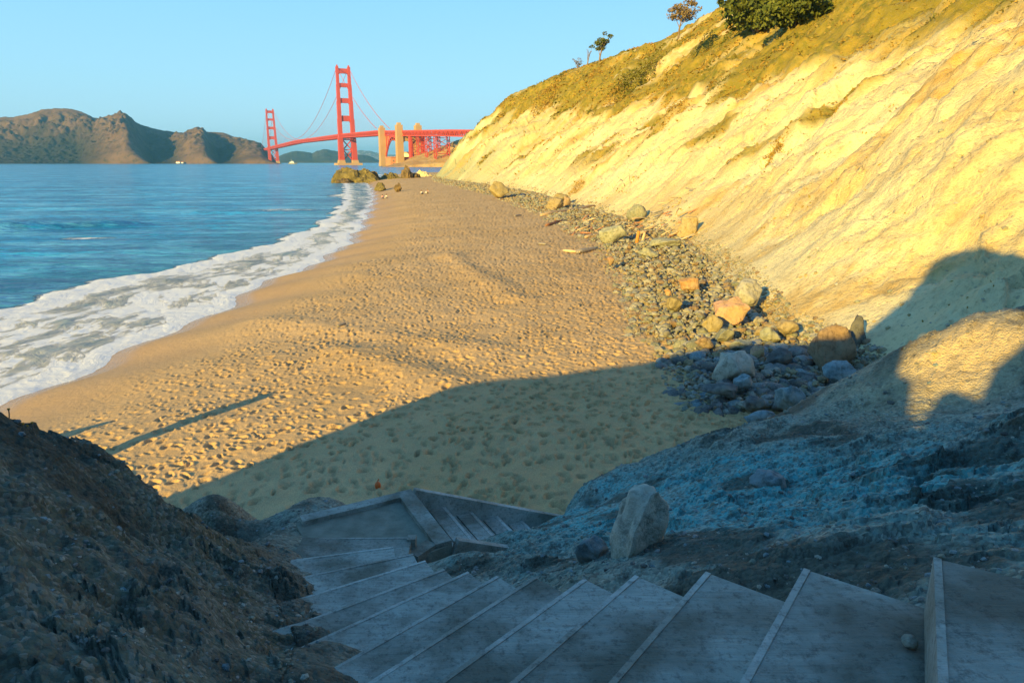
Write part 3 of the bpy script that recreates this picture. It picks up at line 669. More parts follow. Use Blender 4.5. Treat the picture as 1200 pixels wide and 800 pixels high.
B = [ # foot px, py, width, height, material, label
 (974, 428, 54, 56, 'brown', 'tall dark brown boulder standing where the slope shade begins', 1, 0.7),
 (1000, 414, 22, 40, 'dark', 'dark upright boulder leaning behind the tall brown boulder', 2, 0.8),
 (861, 442, 56, 40, 'pale', 'large flat topped pale boulder half in shade at the pile edge', 3, 0.8),
 (853, 379, 42, 32, 'pink', 'pink and orange boulder in the middle of the rubble', 5, 0.8),
 (833, 386, 26, 20, 'yellow', 'yellow stone touching the pink and orange boulder', 6, 0.8),
 (875, 359, 34, 32, 'pale', 'pale rounded boulder leaning against the cream slope', 7, 0.8),
 (790, 363, 24, 17, 'yellow', 'yellow block shaped stone in the sunlit rubble', 8, 0.8),
 (808, 341, 24, 18, 'orange', 'bright orange stone high in the sunlit rubble', 9, 0.8),
 (926, 474, 34, 26, 'blue', 'pale blue grey boulder in the shade', 10, 0.8),
 (868, 456, 25, 20, 'blue', 'rounded blue grey stone beside the flat topped boulder', 11, 0.9),
 (846, 461, 42, 15, 'dark', 'low dark flat stone lying on the shaded sand', 12, 0.6),
 (893, 499, 44, 22, 'blue', 'bluish flat slab at the shaded end of the rubble', 13, 0.6),
 (985, 448, 36, 24, 'blue', 'blue white slab at the foot of the shaded slope', 14, 0.6),
 (912, 428, 40, 20, 'dark', 'long tilted dark slab in the shaded rubble', 15, 0.5),
 (888, 418, 17, 13, 'pink', 'small pink stone beside the flat topped boulder', 16, 0.8),
 (920, 391, 22, 17, 'tan', 'pale tan stone in front of the cream slope', 17, 0.9),
 (903, 400, 22, 16, 'grey_green', 'grey green stone below the tan stone', 18, 0.8),
 (880, 480, 28, 20, 'dark', 'rounded dark stone between two bluish stones', 19, 0.8),
 (893, 395, 24, 14, 'tan', 'flat tan stone beside the pink and orange boulder', 20, 0.6),
 (850, 398, 26, 16, 'grey_green', 'grey green stone below the yellow stone', 21, 0.8),
 (870, 409, 30, 14, 'grey_green', 'wide grey green stone above the flat topped boulder', 22, 0.7),
 (783, 346, 9, 8, 'orange', 'tiny orange stone in the sunlit rubble', 23, 0.8),
 (825, 405, 22, 14, 'brown', 'brown stone at the sand edge above the shade line', 24, 0.8),
 (719, 281, 30, 20, 'grey_green', 'pale green boulder with driftwood behind it', 25, 0.7),
 (745, 258, 22, 20, 'grey_green', 'pale green boulder beside the driftwood heap', 26, 0.7),
 (806, 276, 32, 20, 'tan', 'broad tan boulder behind the driftwood heap', 27, 0.7),
 (776, 288, 40, 10, 'grey_green', 'low grey green slab below the driftwood heap', 28, 0.6),
 (586, 230, 22, 17, 'yellow', 'yellow boulder beside the far rubble line', 29, 0.8),
 (591, 213, 10, 9, 'grey_green', 'green boulder perched above the yellow boulder', 30, 0.8),
 (650, 244, 26, 12, 'tan', 'tan boulder behind the long driftwood log', 31, 0.7),
 (664, 242, 11, 13, 'brown', 'brown boulder beside the tan boulder by the long log', 32, 0.7),
 (655, 236, 22, 9, 'yellow', 'mossy yellow boulder above the tan boulder', 33, 0.7),
 (716, 309, 9, 11, 'pink', 'mauve stone at the sand edge of the rubble', 34, 0.8),
 (760, 300, 22, 10, 'grey_green', 'grey green stone in front of the driftwood heap', 35, 0.8),
]
for px, py, wp, hp, mk, lb, sd, dp in B:
    y = ydist(px, py, 2.25)
    boulder(px, py, y, wp, hp, mk, lb, sd + 50, dp, rz=rnd.uniform(-0.4, 0.4), sub=4 if wp > 20 else 3, sink=0.15)
boulder(748, 690, 4.35, 84, 104, 'pale', 'tall tan and grey boulder beside the timber steps', 71, 0.8, 0.3, group=None, cuts=12, sink=0.30, name='boulder', rough=0.14)
boulder(694, 692, 4.5, 44, 30, 'blue', 'blue grey rock low beside the tall tan boulder', 72, 0.8, 0.3, group=None, cuts=10)
boulder(905, 562, 5.8, 44, 24, 'blue', 'rounded blue grey rock set in the shaded slope', 74, 0.9, 0.5, group=None, cuts=8, sink=0.4, rough=0.1)
boulder(1040, 452, 9.0, 44, 20, 'grey', 'flat grey rock at the crest of the shaded slope', 75, 0.9, 0.5, group=None, cuts=8, sink=0.4)
pb_ = stone_mesh('pebble', 80, 2, True, cuts=3, rough=0.03, sc3=(0.028, 0.026, 0.022))
px_, py_ = at_z(1065, 757, CZ - 1.52)
tag(link('pebble', pb_, RM['pale'], None, (px_, py_, CZ - 1.50)), 'round pale pebble lying on the timber step', 'pebble')
# unseen stone added behind the viewer to shade the cliff above the notch
xq, yq = 0.45 * C2[0] - 5.6 * E2[0], 0.45 * C2[1] - 5.6 * E2[1]
cap = stone_mesh('shade_boulder', 91, 3, True, cuts=6, rough=0.05, sc3=(1.75, 1.0, 1.65))
co = link('shade_boulder', cap, RM['grey'], None, (xq, yq, CZ + 2.62 + tE * 5.6)); co.rotation_euler = (0, 0, -SAZ)
tag(co, 'unseen boulder added behind the viewer to shade the cliff', 'boulder')

# rubble: the largest stones one by one, the rest as one mass
cand = []
rr_ = random.Random(11)
while len(cand) < 20000:
    t = rr_.random(); y = 14.5 * math.exp(t ** 1.25 * math.log(330 / 14.5) * (rr_.random() ** 0.35 if False else 1))
    a = float(xo(np.array(y))); b_ = float(np.interp(y, FO[:, 1], FO[:, 0]))
    u = rr_.random()
    x = a - 0.8 + (b_ - a + 1.7) * u
    if u < 0.12 and rr_.random() < 0.6: continue
    s_ = 0.05 + 0.075 * rr_.random() ** 1.5
    if rr_.random() < 0.36: s_ = 0.11 + 0.20 * rr_.random() ** 1.6
    s_ *= 1 + 0.8 * min(1, max(0, (y - 40) / 80)) ; s_ *= 1 - 0.35 * (u > 0.85)
    cand.append((x, y, s_, u))
cx = np.array(cand); gzz = ground(cx[:, 0], cx[:, 1])
heap = 0.36 * np.sin(np.clip(cx[:, 3], 0, 1) * 3.1416) * np.array([rr_.random() for _ in cand])
vis = []
for i, (x, y, s_, u) in enumerate(cand):
    z = gzz[i] + heap[i] - 0.1 * s_
    vis.append((s_ / y, i, z))
vis.sort(reverse=True)
base = [[stone_mesh('stone', 600 + k, 2, True, cuts=8, rough=0.05, sc3=(1, 0.62 + 0.25 * (k % 3) / 2, 0.45 + 0.2 * (k % 4) / 3)) for k in range(8)] for _ in (0,)][0]
kinds = ['grey_green', 'grey', 'tan', 'grey_green', 'dark', 'grey_green', 'brown', 'grey_green', 'pale', 'grey', 'tan', 'orange']
msh = {}
word = {'grey_green': 'grey green', 'grey': 'plain grey', 'tan': 'tan', 'pale': 'pale', 'dark': 'dark', 'brown': 'brown', 'yellow': 'yellowish', 'orange': 'rusty orange', 'blue': 'bluish'}
for n_, (_, i, z) in enumerate(vis[:290]):
    x, y, s_, u = cand[i]
    k = kinds[rr_.randrange(11)] if rr_.random() < 0.97 else 'orange'
    if y < 19.5: k = rr_.choice(['dark', 'grey', 'blue', 'dark', 'grey'])
    key = (k, i % 8)
    if key not in msh:
        me = base[i % 8].copy(); me.materials.append(RM[k]); msh[key] = me
    o = bpy.data.objects.new('stone', msh[key]); C.objects.link(o); o.location = (x, y, z); o.scale = (s_ * 1.15,) * 3
    o.rotation_euler = (rr_.uniform(-.5, .5), rr_.uniform(-.5, .5), rr_.uniform(0, 6.28))
    big = 'large ' if s_ > 0.24 else ('small ' if s_ < 0.17 else '')
    wh = 'at the sand edge of' if u < 0.25 else ('nearest the slope in' if u > 0.75 else ('left of centre in' if u < 0.5 else 'right of centre in'))
    zn = 'the fully shaded rubble' if y < 17.5 else ('the rubble along the shade line' if y < 21 else ('the rubble just beyond the shade line' if y < 26 else ('the sunlit rubble below the driftwood' if y < 45 else 'the far rubble')))
    lb_ = '%s%s stone %s %s' % (big, word[k], wh, zn)
    tag(o, lb_, 'stone', '%s stones in %s' % (word[k], zn))
def stone_mass(name, items, mats, label, parent=None, sub=1):
    V = []; Fc = []; mi = []; off = 0; pool = [stone(700 + k, sub, cuts=5, rough=0.08, sc3=(1, 0.75, 0.6)) for k in range(12)]
    for j, (x, y, z, s_) in enumerate(items):
        v, f = pool[j % 12]; a = rr_.uniform(0, 6.28); b_ = rr_.uniform(-.5, .5)
        ca, sa = math.cos(a), math.sin(a); cb, sb = math.cos(b_), math.sin(b_)
        R = np.array([[ca, -sa * cb, sa * sb], [sa, ca * cb, -ca * sb], [0, sb, cb]])
        V.append(v @ R.T * s_ + (x, y, z)); Fc.append(f + off); off += len(v); mi += [rr_.randrange(len(mats))] * len(f)
    me = np_mesh(name, np.vstack(V), np.vstack(Fc), None, False)
    for m_ in mats: me.materials.append(m_)
    me.polygons.foreach_set('material_index', np.array(mi, np.int32))
    o = bpy.data.objects.new(name, me); C.objects.link(o)
    if parent is not None: o.parent = parent
    return tag(o, label, None, None, 'stuff')
stone_mass('rubble', [(cand[i][0], cand[i][1], z, cand[i][2]) for _, i, z in vis[290:]], [RM[k] for k in ('grey_green', 'grey', 'tan', 'pale', 'grey_green', 'pale', 'brown', 'tan')],
           'small stones filling the rubble strip along the cliff foot', sub=1)
# loose fragments on the sunny slope, and gravel on the shaded slope
it = []
for _ in range(1500):
    y = 14 * math.exp(rr_.random() * 2.6); x = float(np.interp(y, FO[:, 1], FO[:, 0])) + 0.8 + rr_.random() ** 1.6 * 30
    it.append((x, y, 0.03 + 0.08 * rr_.random() ** 2 * (1 + y / 50)))
ia = np.array(it); iz = cliff_z(ia[:, 0], ia[:, 1])
stone_mass('scree', [(a, b_, z, s_) for (a, b_, s_), z in zip(it, iz)], [RM[k] for k in ('tan', 'pale', 'grey_green', 'yellow')], 'scattered stone fragments on the cream slope')
it = []
while len(it) < 3800:
    r = 2.0 * math.exp(rr_.random() * 1.75); a = math.radians(rr_.uniform(-38, 40)); x, y = r * math.sin(a), r * math.cos(a)
    it.append((x, y, (0.006 + 0.02 * rr_.random() ** 3) * (0.6 + r / 6)))
ia = np.array(it); iz = near_z(ia[:, 0], ia[:, 1]); sz = stairzone(ia[:, 0], ia[:, 1]); sbz = sand_base(ia[:, 0], ia[:, 1])
stone_mass('gravel', [(a, b_, z, s_) for (a, b_, s_), z, q, g in zip(it, iz, sz, sbz) if q < 0.3 and z > g + 0.1], [RM[k] for k in ('grey', 'blue', 'pale', 'dark', 'grey_green')], 'loose gravel on the shaded slope beside the steps')

# ------------------------------------------------------------------ timber steps
def step(P, dn, tr, W, par, depth=0.60, h=0.21, fill=0.32):
    e_ = empty('step'); e_.parent = par
    # nosing board along the front, end board at the open side, earth filled tread behind
    a = P + tr * 0.012 - Vector((0, 0, h / 2)); MB().bar(a, a + dn * W, 0.024, h).build('nosing_board', m_woodpale, e_)
    a = P + dn * 0.075 + tr * 0.026 - Vector((0, 0, h / 2 + 0.003)); MB().bar(a, a + tr * depth, 0.15, h - 0.004).build('end_board', m_wood, e_)
    # tread board: fine grid with sagged worn surface
    nx, ny = 26, 10
    I, J = np.meshgrid(np.linspace(0.15, W, nx), np.linspace(0.0245, depth, ny), indexing='ij')
    X = P.x + dn.x * I + tr.x * J; Y = P.y + dn.y * I + tr.y * J
    Z = P.z - 0.004 + 0.004 * fbm(X, Y, 0.25, 3, 611) + 0.03 * sstep(W * 0.6, W, I) * (1 + fbm(X, Y, 0.3, 2, 613))
    link('tread', grid('tread', X, Y, Z), m_fill if fill is None else m_wood, e_)
    return e_
st = empty('timber_stairs', (0, 0, 0))
tag(st, 'weathered timber steps curving down from the slope to the landing', 'stairs')
for P, dn, tr, W in steps: step(P, dn, tr, W, st)
MB().bar(steps[12][0] + dn * 0.02 + Vector((0.02, -0.03, -0.5)), steps[12][0] + dn * 0.02 + Vector((0.02, -0.03, 0.02)), 0.09, 0.09, (0, 1, 0)).build('stake', m_woodpale, st)
P = steps[12][0]
MB().bar(P + Vector((-0.42, -0.42, -0.30)), P + Vector((-0.42, -0.42, 0.01)), 0.06, 0.06, (0, 1, 0)).build('stake', m_wood, st)

lf = empty('landing_stairs', (0, 0, 0))
tag(lf, 'timber framed landing with a lower flight running down to the sand', 'stairs')
def beam(a, b_, w_, h_, m_, nm='beam', par=lf):
    a = Vector(a); b_ = Vector(b_); MB().bar(a - Vector((0, 0, h_ / 2)), b_ - Vector((0, 0, h_ / 2)), w_, h_).build(nm, m_, par)
cen = (LA + LB + LC + LD) / 4
ins = lambda q, f: q + (cen - q).normalized() * f
beam(ins(LA, .07), ins(LB, .09), 0.15, 0.22, m_wood)
d_ = (LC - LB).normalized()
beam(LB + Vector((0, 0, .003)) + Lrun * -0.09, LC + Vector((0, 0, .003)) + Lrun * -0.09, 0.19, 0.24, m_wood)
beam(LC - Lrun * 0.2 + Vector((0, 0, -.004)) - d_ * 0.08, LD - d_ * 0.02 + Vector((0, 0, -.004)), 0.15, 0.26, m_wood)
MB().add([LA - Vector((0, 0, .06)), LB - Vector((0, 0, .05)), LC - Vector((0, 0, .05)), LD - Vector((0, 0, .05)), Vector((LD.x - 1.1, LD.y + 0.1, LZ - .05)),
          LA - Vector((0, 0, .5)), LB - Vector((0, 0, .5)), LC - Vector((0, 0, .5)), LD - Vector((0, 0, .5)), Vector((LD.x - 1.1, LD.y + 0.1, LZ - .5))],
         [(4, 3, 2, 1, 0), (5, 6, 7, 8, 9), (0, 1, 6, 5), (1, 2, 7, 6), (2, 3, 8, 7), (3, 4, 9, 8), (4, 0, 5, 9)]).build('landing_surface', m_fill, lf)
up = Vector((0, 0, 1)); sl_ = -0.428
def onrun(o, t, dz): return o + Lrun * t + up * (sl_ * t + dz)
beam(onrun(LB + d_ * 0.03, 0.0, 0.02), onrun(LB + d_ * 0.03, 2.40, 0.02), 0.085, 0.26, m_woodpale, 'stringer')
beam(onrun(LC - d_ * 0.0, 0.02, 0.02), onrun(LC - d_ * 0.0, 2.40, 0.02), 0.085, 0.26, m_woodpale, 'stringer')
WL = (LC - LB).length
for i in range(6):
    t1 = 0.42 + 0.375 * i; z = -0.30 - 0.163 * i
    t0 = t1 - 0.42
    s_ = empty('step'); s_.parent = lf
    a = LB + Lrun * (t1 - 0.02) + up * (z - 0.07) + d_ * 0.08; MB().bar(a, a + d_ * (WL - 0.13), 0.04, 0.14).build('nosing_board', m_woodpale, s_)
    for j in range(2):
        a = LB + Lrun * (t1 - 0.13 - 0.185 * j) + up * (z - 0.022 - 0.004 * j) + d_ * 0.08; MB().bar(a, a + d_ * (WL - 0.13), 0.172, 0.04).build('plank', m_wood, s_)
#--REST--
# ------------------------------------------------------------------ far things: bridge
def far_at(px, py, h): a, b_ = ray(px, py); y = (h - CZ) / b_; return Vector((a * y, y, 0))
TS = far_at(401.5, 78.5, 227); TN = far_at(315.8, 128.5, 227)
AX = (TN - TS); SPAN = AX.length; AX.normalize(); TX = Vector((AX.y, -AX.x, 0)); K_ = SPAN / 1280.0
BRZ = math.atan2(AX.y, AX.x) - math.pi / 2
m_or = simple('bridge_orange', (0.52, 0.07, 0.04), (0.46, 0.06, 0.035), 0.05, 0.6, 0, 0)
m_con = simple('pylon_concrete', (0.42, 0.26, 0.13), (0.48, 0.32, 0.17), 0.05, 0.9, 0, 0)
m_brick = simple('fort_brick', (0.50, 0.20, 0.10), (0.58, 0.27, 0.14), 0.1, 0.9, 0, 0)
m_wall = simple('seawall_concrete', (0.72, 0.64, 0.46), (0.78, 0.70, 0.54), 0.05, 0.9, 0, 0)
br = empty('suspension_bridge', TS, BRZ)
tag(br, 'long orange suspension bridge with two tall towers across the strait', 'bridge')
def deck_z(L): return float(np.interp(L, [-1010, -760, -440, -343, 0, SPAN / 2, SPAN, SPAN + 400], [43, 53.5, 64.5, 68.5, 74, 79, 72, 66]))
def tower(L):
    t = empty('tower', (0, L, 0)); t.parent = br
    tiers = [(8, 64, 12.5, 17, 10.5, 14), (64, 108, 9.6, 13, 9.0, 12), (108, 149, 8.4, 11.5, 8.0, 11), (149, 187, 7.4, 10.5, 7.0, 10), (187, 227, 6.4, 9.5, 6.0, 9), (227, 231, 4.0, 5, 2.5, 3)]
    for sx in (-1, 1):
        m = MB()
        for z0, z1, w0, d0, w1, d1 in tiers:
            m.frus((sx * (16.4 - (z0 + z1) / 2 * 0.012), 0), z0, z1, w0, d0, w1, d1)
        m.build('leg', m_or, t)
        MB().frus((sx * 16.4, 0), -1, 12, 17, 24, 14, 20).build('pier', m_con, t)
    for z0, z1 in ((212, 223), (181, 190), (145, 156), (103, 116), (62, 66)):
        m = MB().box((0, 0, (z0 + z1) / 2), (26, 6, z1 - z0))
        for sx in (-1, 1):
            x0 = sx * 12.6
            m.add([(x0, -2.5, z0), (x0 - sx * 4.5, -2.5, z0), (x0, -2.5, z0 - 5), (x0, 2.5, z0), (x0 - sx * 4.5, 2.5, z0), (x0, 2.5, z0 - 5)], [(0, 1, 2), (3, 5, 4), (1, 4, 5, 2)])
        m.build('portal_strut', m_or, t)
    for z0, z1 in ((12, 36), (36, 60)):
        m = MB(); m.bar((-11, 0, z0), (11, 0, z1), 2.4, 2.4); m.bar((11, .3, z0), (-11, .3, z1), 2.4, 2.4); m.bar((-11, -.3, z1), (11, -.3, z1), 2.4, 2.4); m.build('cross_brace', m_or, t)
    return t
tower(0); tower(SPAN)
def bpx(L, t=-17.5): q = TS + AX * L + TX * t; return 600 + F * q.x / (q.y * cp)
Lq = np.linspace(-250, -900, 300); pq = np.array([bpx(L) for L in Lq])
LP1, LP2 = float(np.interp(449, pq, Lq)), float(np.interp(469, pq, Lq)); print('PYLONS', LP1, LP2)
pf = MB(); pf.frus((0, 0), -2, 5, 62, 46, 60, 44); pf.build('fender', m_con, br)
Ls = np.linspace(-1010, SPAN + 300, 150)
rd = MB(); bcs = {-1: MB(), 1: MB()}; web = MB()
for L0, L1 in zip(Ls[:-1], Ls[1:]):
    z0, z1 = deck_z(L0), deck_z(L1)
    rd.bar((0, L0, z0 - 1.2), (0, L1, z1 - 1.2), 27.4, 2.6)
    for sx in (-1, 1):
        bcs[sx].bar((sx * 13.2, L0, z0 - 8.8), (sx * 13.2, L1, z1 - 8.8), 1.6, 1.9)
        Lm = (L0 + L1) / 2; zm = (z0 + z1) / 2
        for a, b_, c, d in ((L0, z0 - 8.5, (L0 + Lm) / 2, (z0 + zm) / 2 - 2), ((L0 + Lm) / 2, (z0 + zm) / 2 - 2, Lm, zm - 8.5), (Lm, zm - 8.5, (L1 + Lm) / 2, (z1 + zm) / 2 - 2), ((L1 + Lm) / 2, (z1 + zm) / 2 - 2, L1, z1 - 8.5)):
            web.bar((sx * 13.1, a, b_), (sx * 13.1, c, d), 1.1, 1.1)
        web.bar((sx * 13.1, L0, z0 - 8.5), (sx * 13.1, L0, z0 - 2), 1.0, 1.0)
    web.bar((-13, L0, z0 - 8.6), (13, L0, z0 - 8.6), 1.2, 1.2)
rd.build('roadway', m_or, br); [q_.build('bottom_chord', m_or, br) for q_ in bcs.values()]; tag(web.build('truss_web', m_or, br), kind='stuff')
def cab_z(L):
    if L < 0: t = -L / 343.0; return 227 + (72 - 227) * t - 4 * 14 * t * (1 - t)
    if L <= SPAN: t = L / SPAN; return 82 + (227 - 82) * (2 * t - 1) ** 2
    t = (L - SPAN) / 343.0; return 227 + (70 - 227) * t - 4 * 14 * t * (1 - t)
sus = MB()
for sx in (-1, 1):
    for a, b_ in ((-343, 0), (0, SPAN), (SPAN, SPAN + 343)):
        MB().tube([(sx * 13.7, L, cab_z(L)) for L in np.linspace(a, b_, 34)], 0.52, 5).build('main_cable', m_or, br)
    for L in np.arange(-330, SPAN + 330, 15.2): sus.tube([(sx * 13.7, L, deck_z(L) - 1), (sx * 13.7, L, cab_z(L))], 0.07, 3, False)
tag(sus.build('suspender_cables', m_or, br), kind='stuff')
for L in (LP1, LP2):
    for sx in (-1, 1):
        m = MB().frus((sx * 17.5, L), -2, 8, 14, 16, 13, 15).frus((sx * 17.5, L), 8, 71, 12, 13, 11, 12).frus((sx * 17.5, L), 71, 75, 6.5, 8, 6, 7)
        m.build('pylon', m_con, br)
    MB().box((0, L, deck_z(L) - 14), (26, 8, 9)).build('pylon_beam', m_con, br)
for sx in (-1, 1):
    m = MB(); n_ = 20
    for k in range(n_):
        t0, t1 = k / n_, (k + 1) / n_
        LD_ = LP2 - LP1; f = lambda t: (sx * 12.5, LP1 + LD_ * t, 12 + 42 * (1 - (2 * t - 1) ** 2))
        m.bar(f(t0), f(t1), 2.2, 3.4)
        g = lambda t: (sx * 12.5, LP1 + LD_ * t, 6 + 42 * (1 - (2 * t - 1) ** 2)); m.bar(g(t0), g(t1), 1.4, 1.6)
        if k % 2 == 0: m.bar(f(t0), (sx * 12.5, LP1 + LD_ * t0, deck_z(-390) - 8), 1.3, 1.3, (1, 0, 0)); m.bar(f(t0), g(t1), .9, .9)
    m.build('steel_arch', m_or, br)
    m = MB()
    for k in range(n_):
        t0, t1 = k / n_, (k + 1) / n_; za, zb = f(t0)[2] + 2, f(t1)[2] + 2; zt = deck_z(-400) - 9.5
        q = [(sx * 11.5, LP1 + LD_ * t, z) for t, z in ((t0, za), (t1, zb), (t1, zt), (t0, zt))]
        m.add(q + [(x_ - sx * 1.0, y_, z_) for x_, y_, z_ in q], [(0, 1, 2, 3), (7, 6, 5, 4), (0, 4, 5, 1), (3, 2, 6, 7)])
    m.build('spandrel', m_brick, br)
for L in (LP2 - 45, LP2 - 85, LP2 - 130, LP2 - 175):
    m = MB(); zt = deck_z(L) - 8
    for sx in (-1, 1):
        for dl in ((-6, 6) if L < LP2 - 50 else (-3, 3)): m.bar((sx * 11, L + dl, 5), (sx * 11, L + dl, zt), 1.0 if L < LP2 - 50 else 4.0, 1.0 if L < LP2 - 50 else 5, (0, 1, 0))
        for z0 in range(8, 56, 12): m.bar((sx * 11, L - 6, z0), (sx * 11, L + 6, z0 + 12), .8, .8); m.bar((sx * 11, L + 6, z0), (sx * 11, L - 6, z0 + 12), .8, .8)
    for z0 in range(8, 56, 12): m.bar((-11, L, z0), (11, L, z0 + 12), .8, .8); m.bar((11, L, z0), (-11, L, z0 + 12), .8, .8); m.bar((-11, L, z0), (11, L, z0), 1, 1)
    m.build('viaduct_bent', m_or, br)

# fort and retaining wall at the south anchorage
def brl(x, L, z=0): return TS + TX * x + AX * L + Vector((0, 0, z))
ft_ = empty('fort', brl(-12, LP2 + 28), BRZ); tag(ft_, 'small brick fort under the southern arch of the bridge', 'fort')
fm_ = MB().frus((0, 0), 0, 15, 40, 34, 39, 33).box((0, 0, 15.8), (41, 35, 1.6)); fm_.build('wall', m_brick, ft_)
for k in range(6):
    for z in (4, 9.5): MB().box((-15 + 6 * k, -17.1, z), (1.6, 0.8, 2.4)).build('window', RM['dark'], ft_)
rw = empty('retaining_wall', (0, 0, 0)); tag(rw, 'pale concrete retaining wall beside the bridge pylon', 'wall')
P4 = [at_y(473, 179, 1320), at_y(491, 178.5, 1290), at_y(491, 183, 1290), at_y(471, 192.5, 1320)]
off = Vector((6, 14, 0))
MB().add(P4 + [q + off for q in P4], [(0, 3, 2, 1), (4, 5, 6, 7), (0, 1, 5, 4), (1, 2, 6, 5), (2, 3, 7, 6), (3, 0, 4, 7)]).build('wall_face', m_wall, rw)
MB().bar(P4[0] + Vector((0, -1, .5)), P4[1] + Vector((0, -1, .5)), 3, 1.2).build('coping', m_con, rw)

# ------------------------------------------------------------------ far land
def hill_mat(name, c1, c2, c3, sc_=0.004, town=False, scrub=False):
    m, n, b = mat(name, 0.95, 0.1); v = coords(n)
    f = noise(n, v, sc_, 6, 0.62); g = noise(n, v, sc_ * 5, 6, 0.7)
    col = mix(n, ramp(n, f, [(0.4, 0.0), (0.6, 1.0)]), c1, c2); col = mix(n, ramp(n, g, [(0.5, 0.0), (0.68, 0.85)]), col, c3)
    if town: col = mix(n, ramp(n, noise(n, v, sc_ * 9, 3, 0.9), [(0.54, 0.0), (0.60, 0.85)]), col, (0.7, 0.66, 0.6))
    if scrub: col = mix(n, mth(n, 'MULTIPLY', attr(n, 'ravine_shade'), ramp(n, g, [(0.25, 1.0), (0.75, 0.75)])), col, (0.018, 0.024, 0.018))  # scrub flag: hillside shade painted dark into the valley colour
    n.links.new(col, b.inputs['Base Color']); return m
m_head = hill_mat('headland_scrub', (0.12, 0.075, 0.05), (0.17, 0.11, 0.075), (0.035, 0.04, 0.025), 0.009, False, True)
m_isl = hill_mat('island_woods', (0.05, 0.06, 0.03), (0.08, 0.08, 0.045), (0.04, 0.05, 0.03))
m_town = hill_mat('far_town_hills', (0.14, 0.15, 0.10), (0.20, 0.18, 0.12), (0.10, 0.12, 0.08), 0.002, True)
def bank(name, mt, sil, ycrest, yshore, spur, label, npx=360, nt_=90, nz=0.10, ns=160):
    px = np.linspace(sil[0][0], sil[-1][0], npx); py = np.interp(px, [q[0] for q in sil], [q[1] for q in sil])
    py = py + 1.1 * fbm(px, px * 0, 9, 3, 777)
    sv = np.interp(px, [q[0] for q in spur], [q[1] for q in spur])
    a = np.array([ray(q, 185)[0] for q in px]); bb = np.array([ray(q, r)[1] for q, r in zip(px, py)])
    H = np.maximum(CZ + bb * ycrest, 0)
    t = np.concatenate([np.linspace(0, 1, nt_), np.linspace(1.05, 1.9, 12)])
    A2, T2 = np.meshgrid(a, t, indexing='ij'); H2 = H[:, None]; S2 = sv[:, None]
    Yq = yshore + (ycrest - yshore) * T2; Xq = A2 * Yq
    T1 = np.clip(T2, 0, 1)
    f_ = (1 - S2) * T1 ** 2.3 + S2 * T1 ** 0.40
    Zq = H2 * f_ * (1 + nz * 2.0 * fbm(Xq, Yq, ns, 5, 801, 0.55, True) * sstep(0, .3, T1) * (1 - sstep(.8, 1, T1)))
    Zq = Zq + H2 * nz * 0.6 * fbm(Xq, Yq, ns * .3, 4, 811, 0.6) * sstep(0, .15, T1) * (1 - sstep(.85, 1, T1) * .8)
    Zq = np.where(T2 > 1, Zq * (1 - (T2 - 1) * 0.9), Zq) - 2.5 * (T2 <= 0)
    o = link(name, grid(name, Xq, Yq, Zq, None, {'ravine_shade': np.clip(1 - S2 * 1.3 + 0 * Xq, 0, 1) * (1 - sstep(.55, .9, T1 + 0.25 * fbm(Xq, Yq, 160, 3, 821)))}), mt); return tag(o, label, None, None, 'structure')
bank('headland', m_head, [(-700, 150), (-500, 130), (-300, 142), (-150, 128), (-40, 140), (0, 138), (25, 137), (42, 134), (58, 128.5), (75, 127), (92, 127.5), (104, 131), (116, 138), (130, 139), (146, 140), (160, 140.5), (172, 147), (190, 152), (205, 154.5), (222, 156.5), (232, 155.5), (246, 154.5), (264, 155.5), (280, 161), (295, 166), (306, 170), (314, 177), (322, 186), (330, 193)],
     3750, 3060, [(-700, 0), (-500, 1), (-330, 0), (-160, .9), (-90, .3), (-40, .15), (44, 0.0), (92, 0.0), (125, .6), (149, 1), (154, .95), (178, 0.0), (200, 0.1), (225, .9), (236, 1), (241, .95), (256, 0.0), (268, 0.1), (292, .8), (308, 1), (330, .6)], 'brown scrubby headland hills across the strait', 620, 130, 0.15, 90)
bank('island_hills', m_isl, [(322, 186), (330, 182), (338, 178.5), (350, 177), (362, 178.5), (366, 180), (372, 176.5), (380, 175), (392, 176.5), (405, 180), (430, 182), (440, 186), (452, 193)], 6900, 6000, [(322, .5), (452, .5)], 'low dark wooded hills far beyond the bridge', 160, 40)
bank('town_hills', m_town, [(395, 192), (404, 180), (412, 177), (424, 176), (436, 177.5), (450, 181), (470, 182), (520, 179), (600, 178), (640, 186)], 11800, 10500, [(395, .5), (640, .5)], 'pale distant hills dotted with houses behind the bridge', 160, 40)
# bluff carrying the viaduct
sil = [(446, 195.5), (456, 193.5), (468, 191), (478, 186.5), (491, 181), (505, 177), (520, 171), (535, 165), (560, 157), (640, 150)]
m_bluff = hill_mat('bluff', (0.42, 0.24, 0.09), (0.50, 0.34, 0.16), (0.22, 0.17, 0.06), 0.05)
bank('viaduct_bluff', m_bluff, sil, 1200, 1080, [(446, .6), (640, .6)], 'ochre bluff below the bridge viaduct', 120, 30, .08, 40)

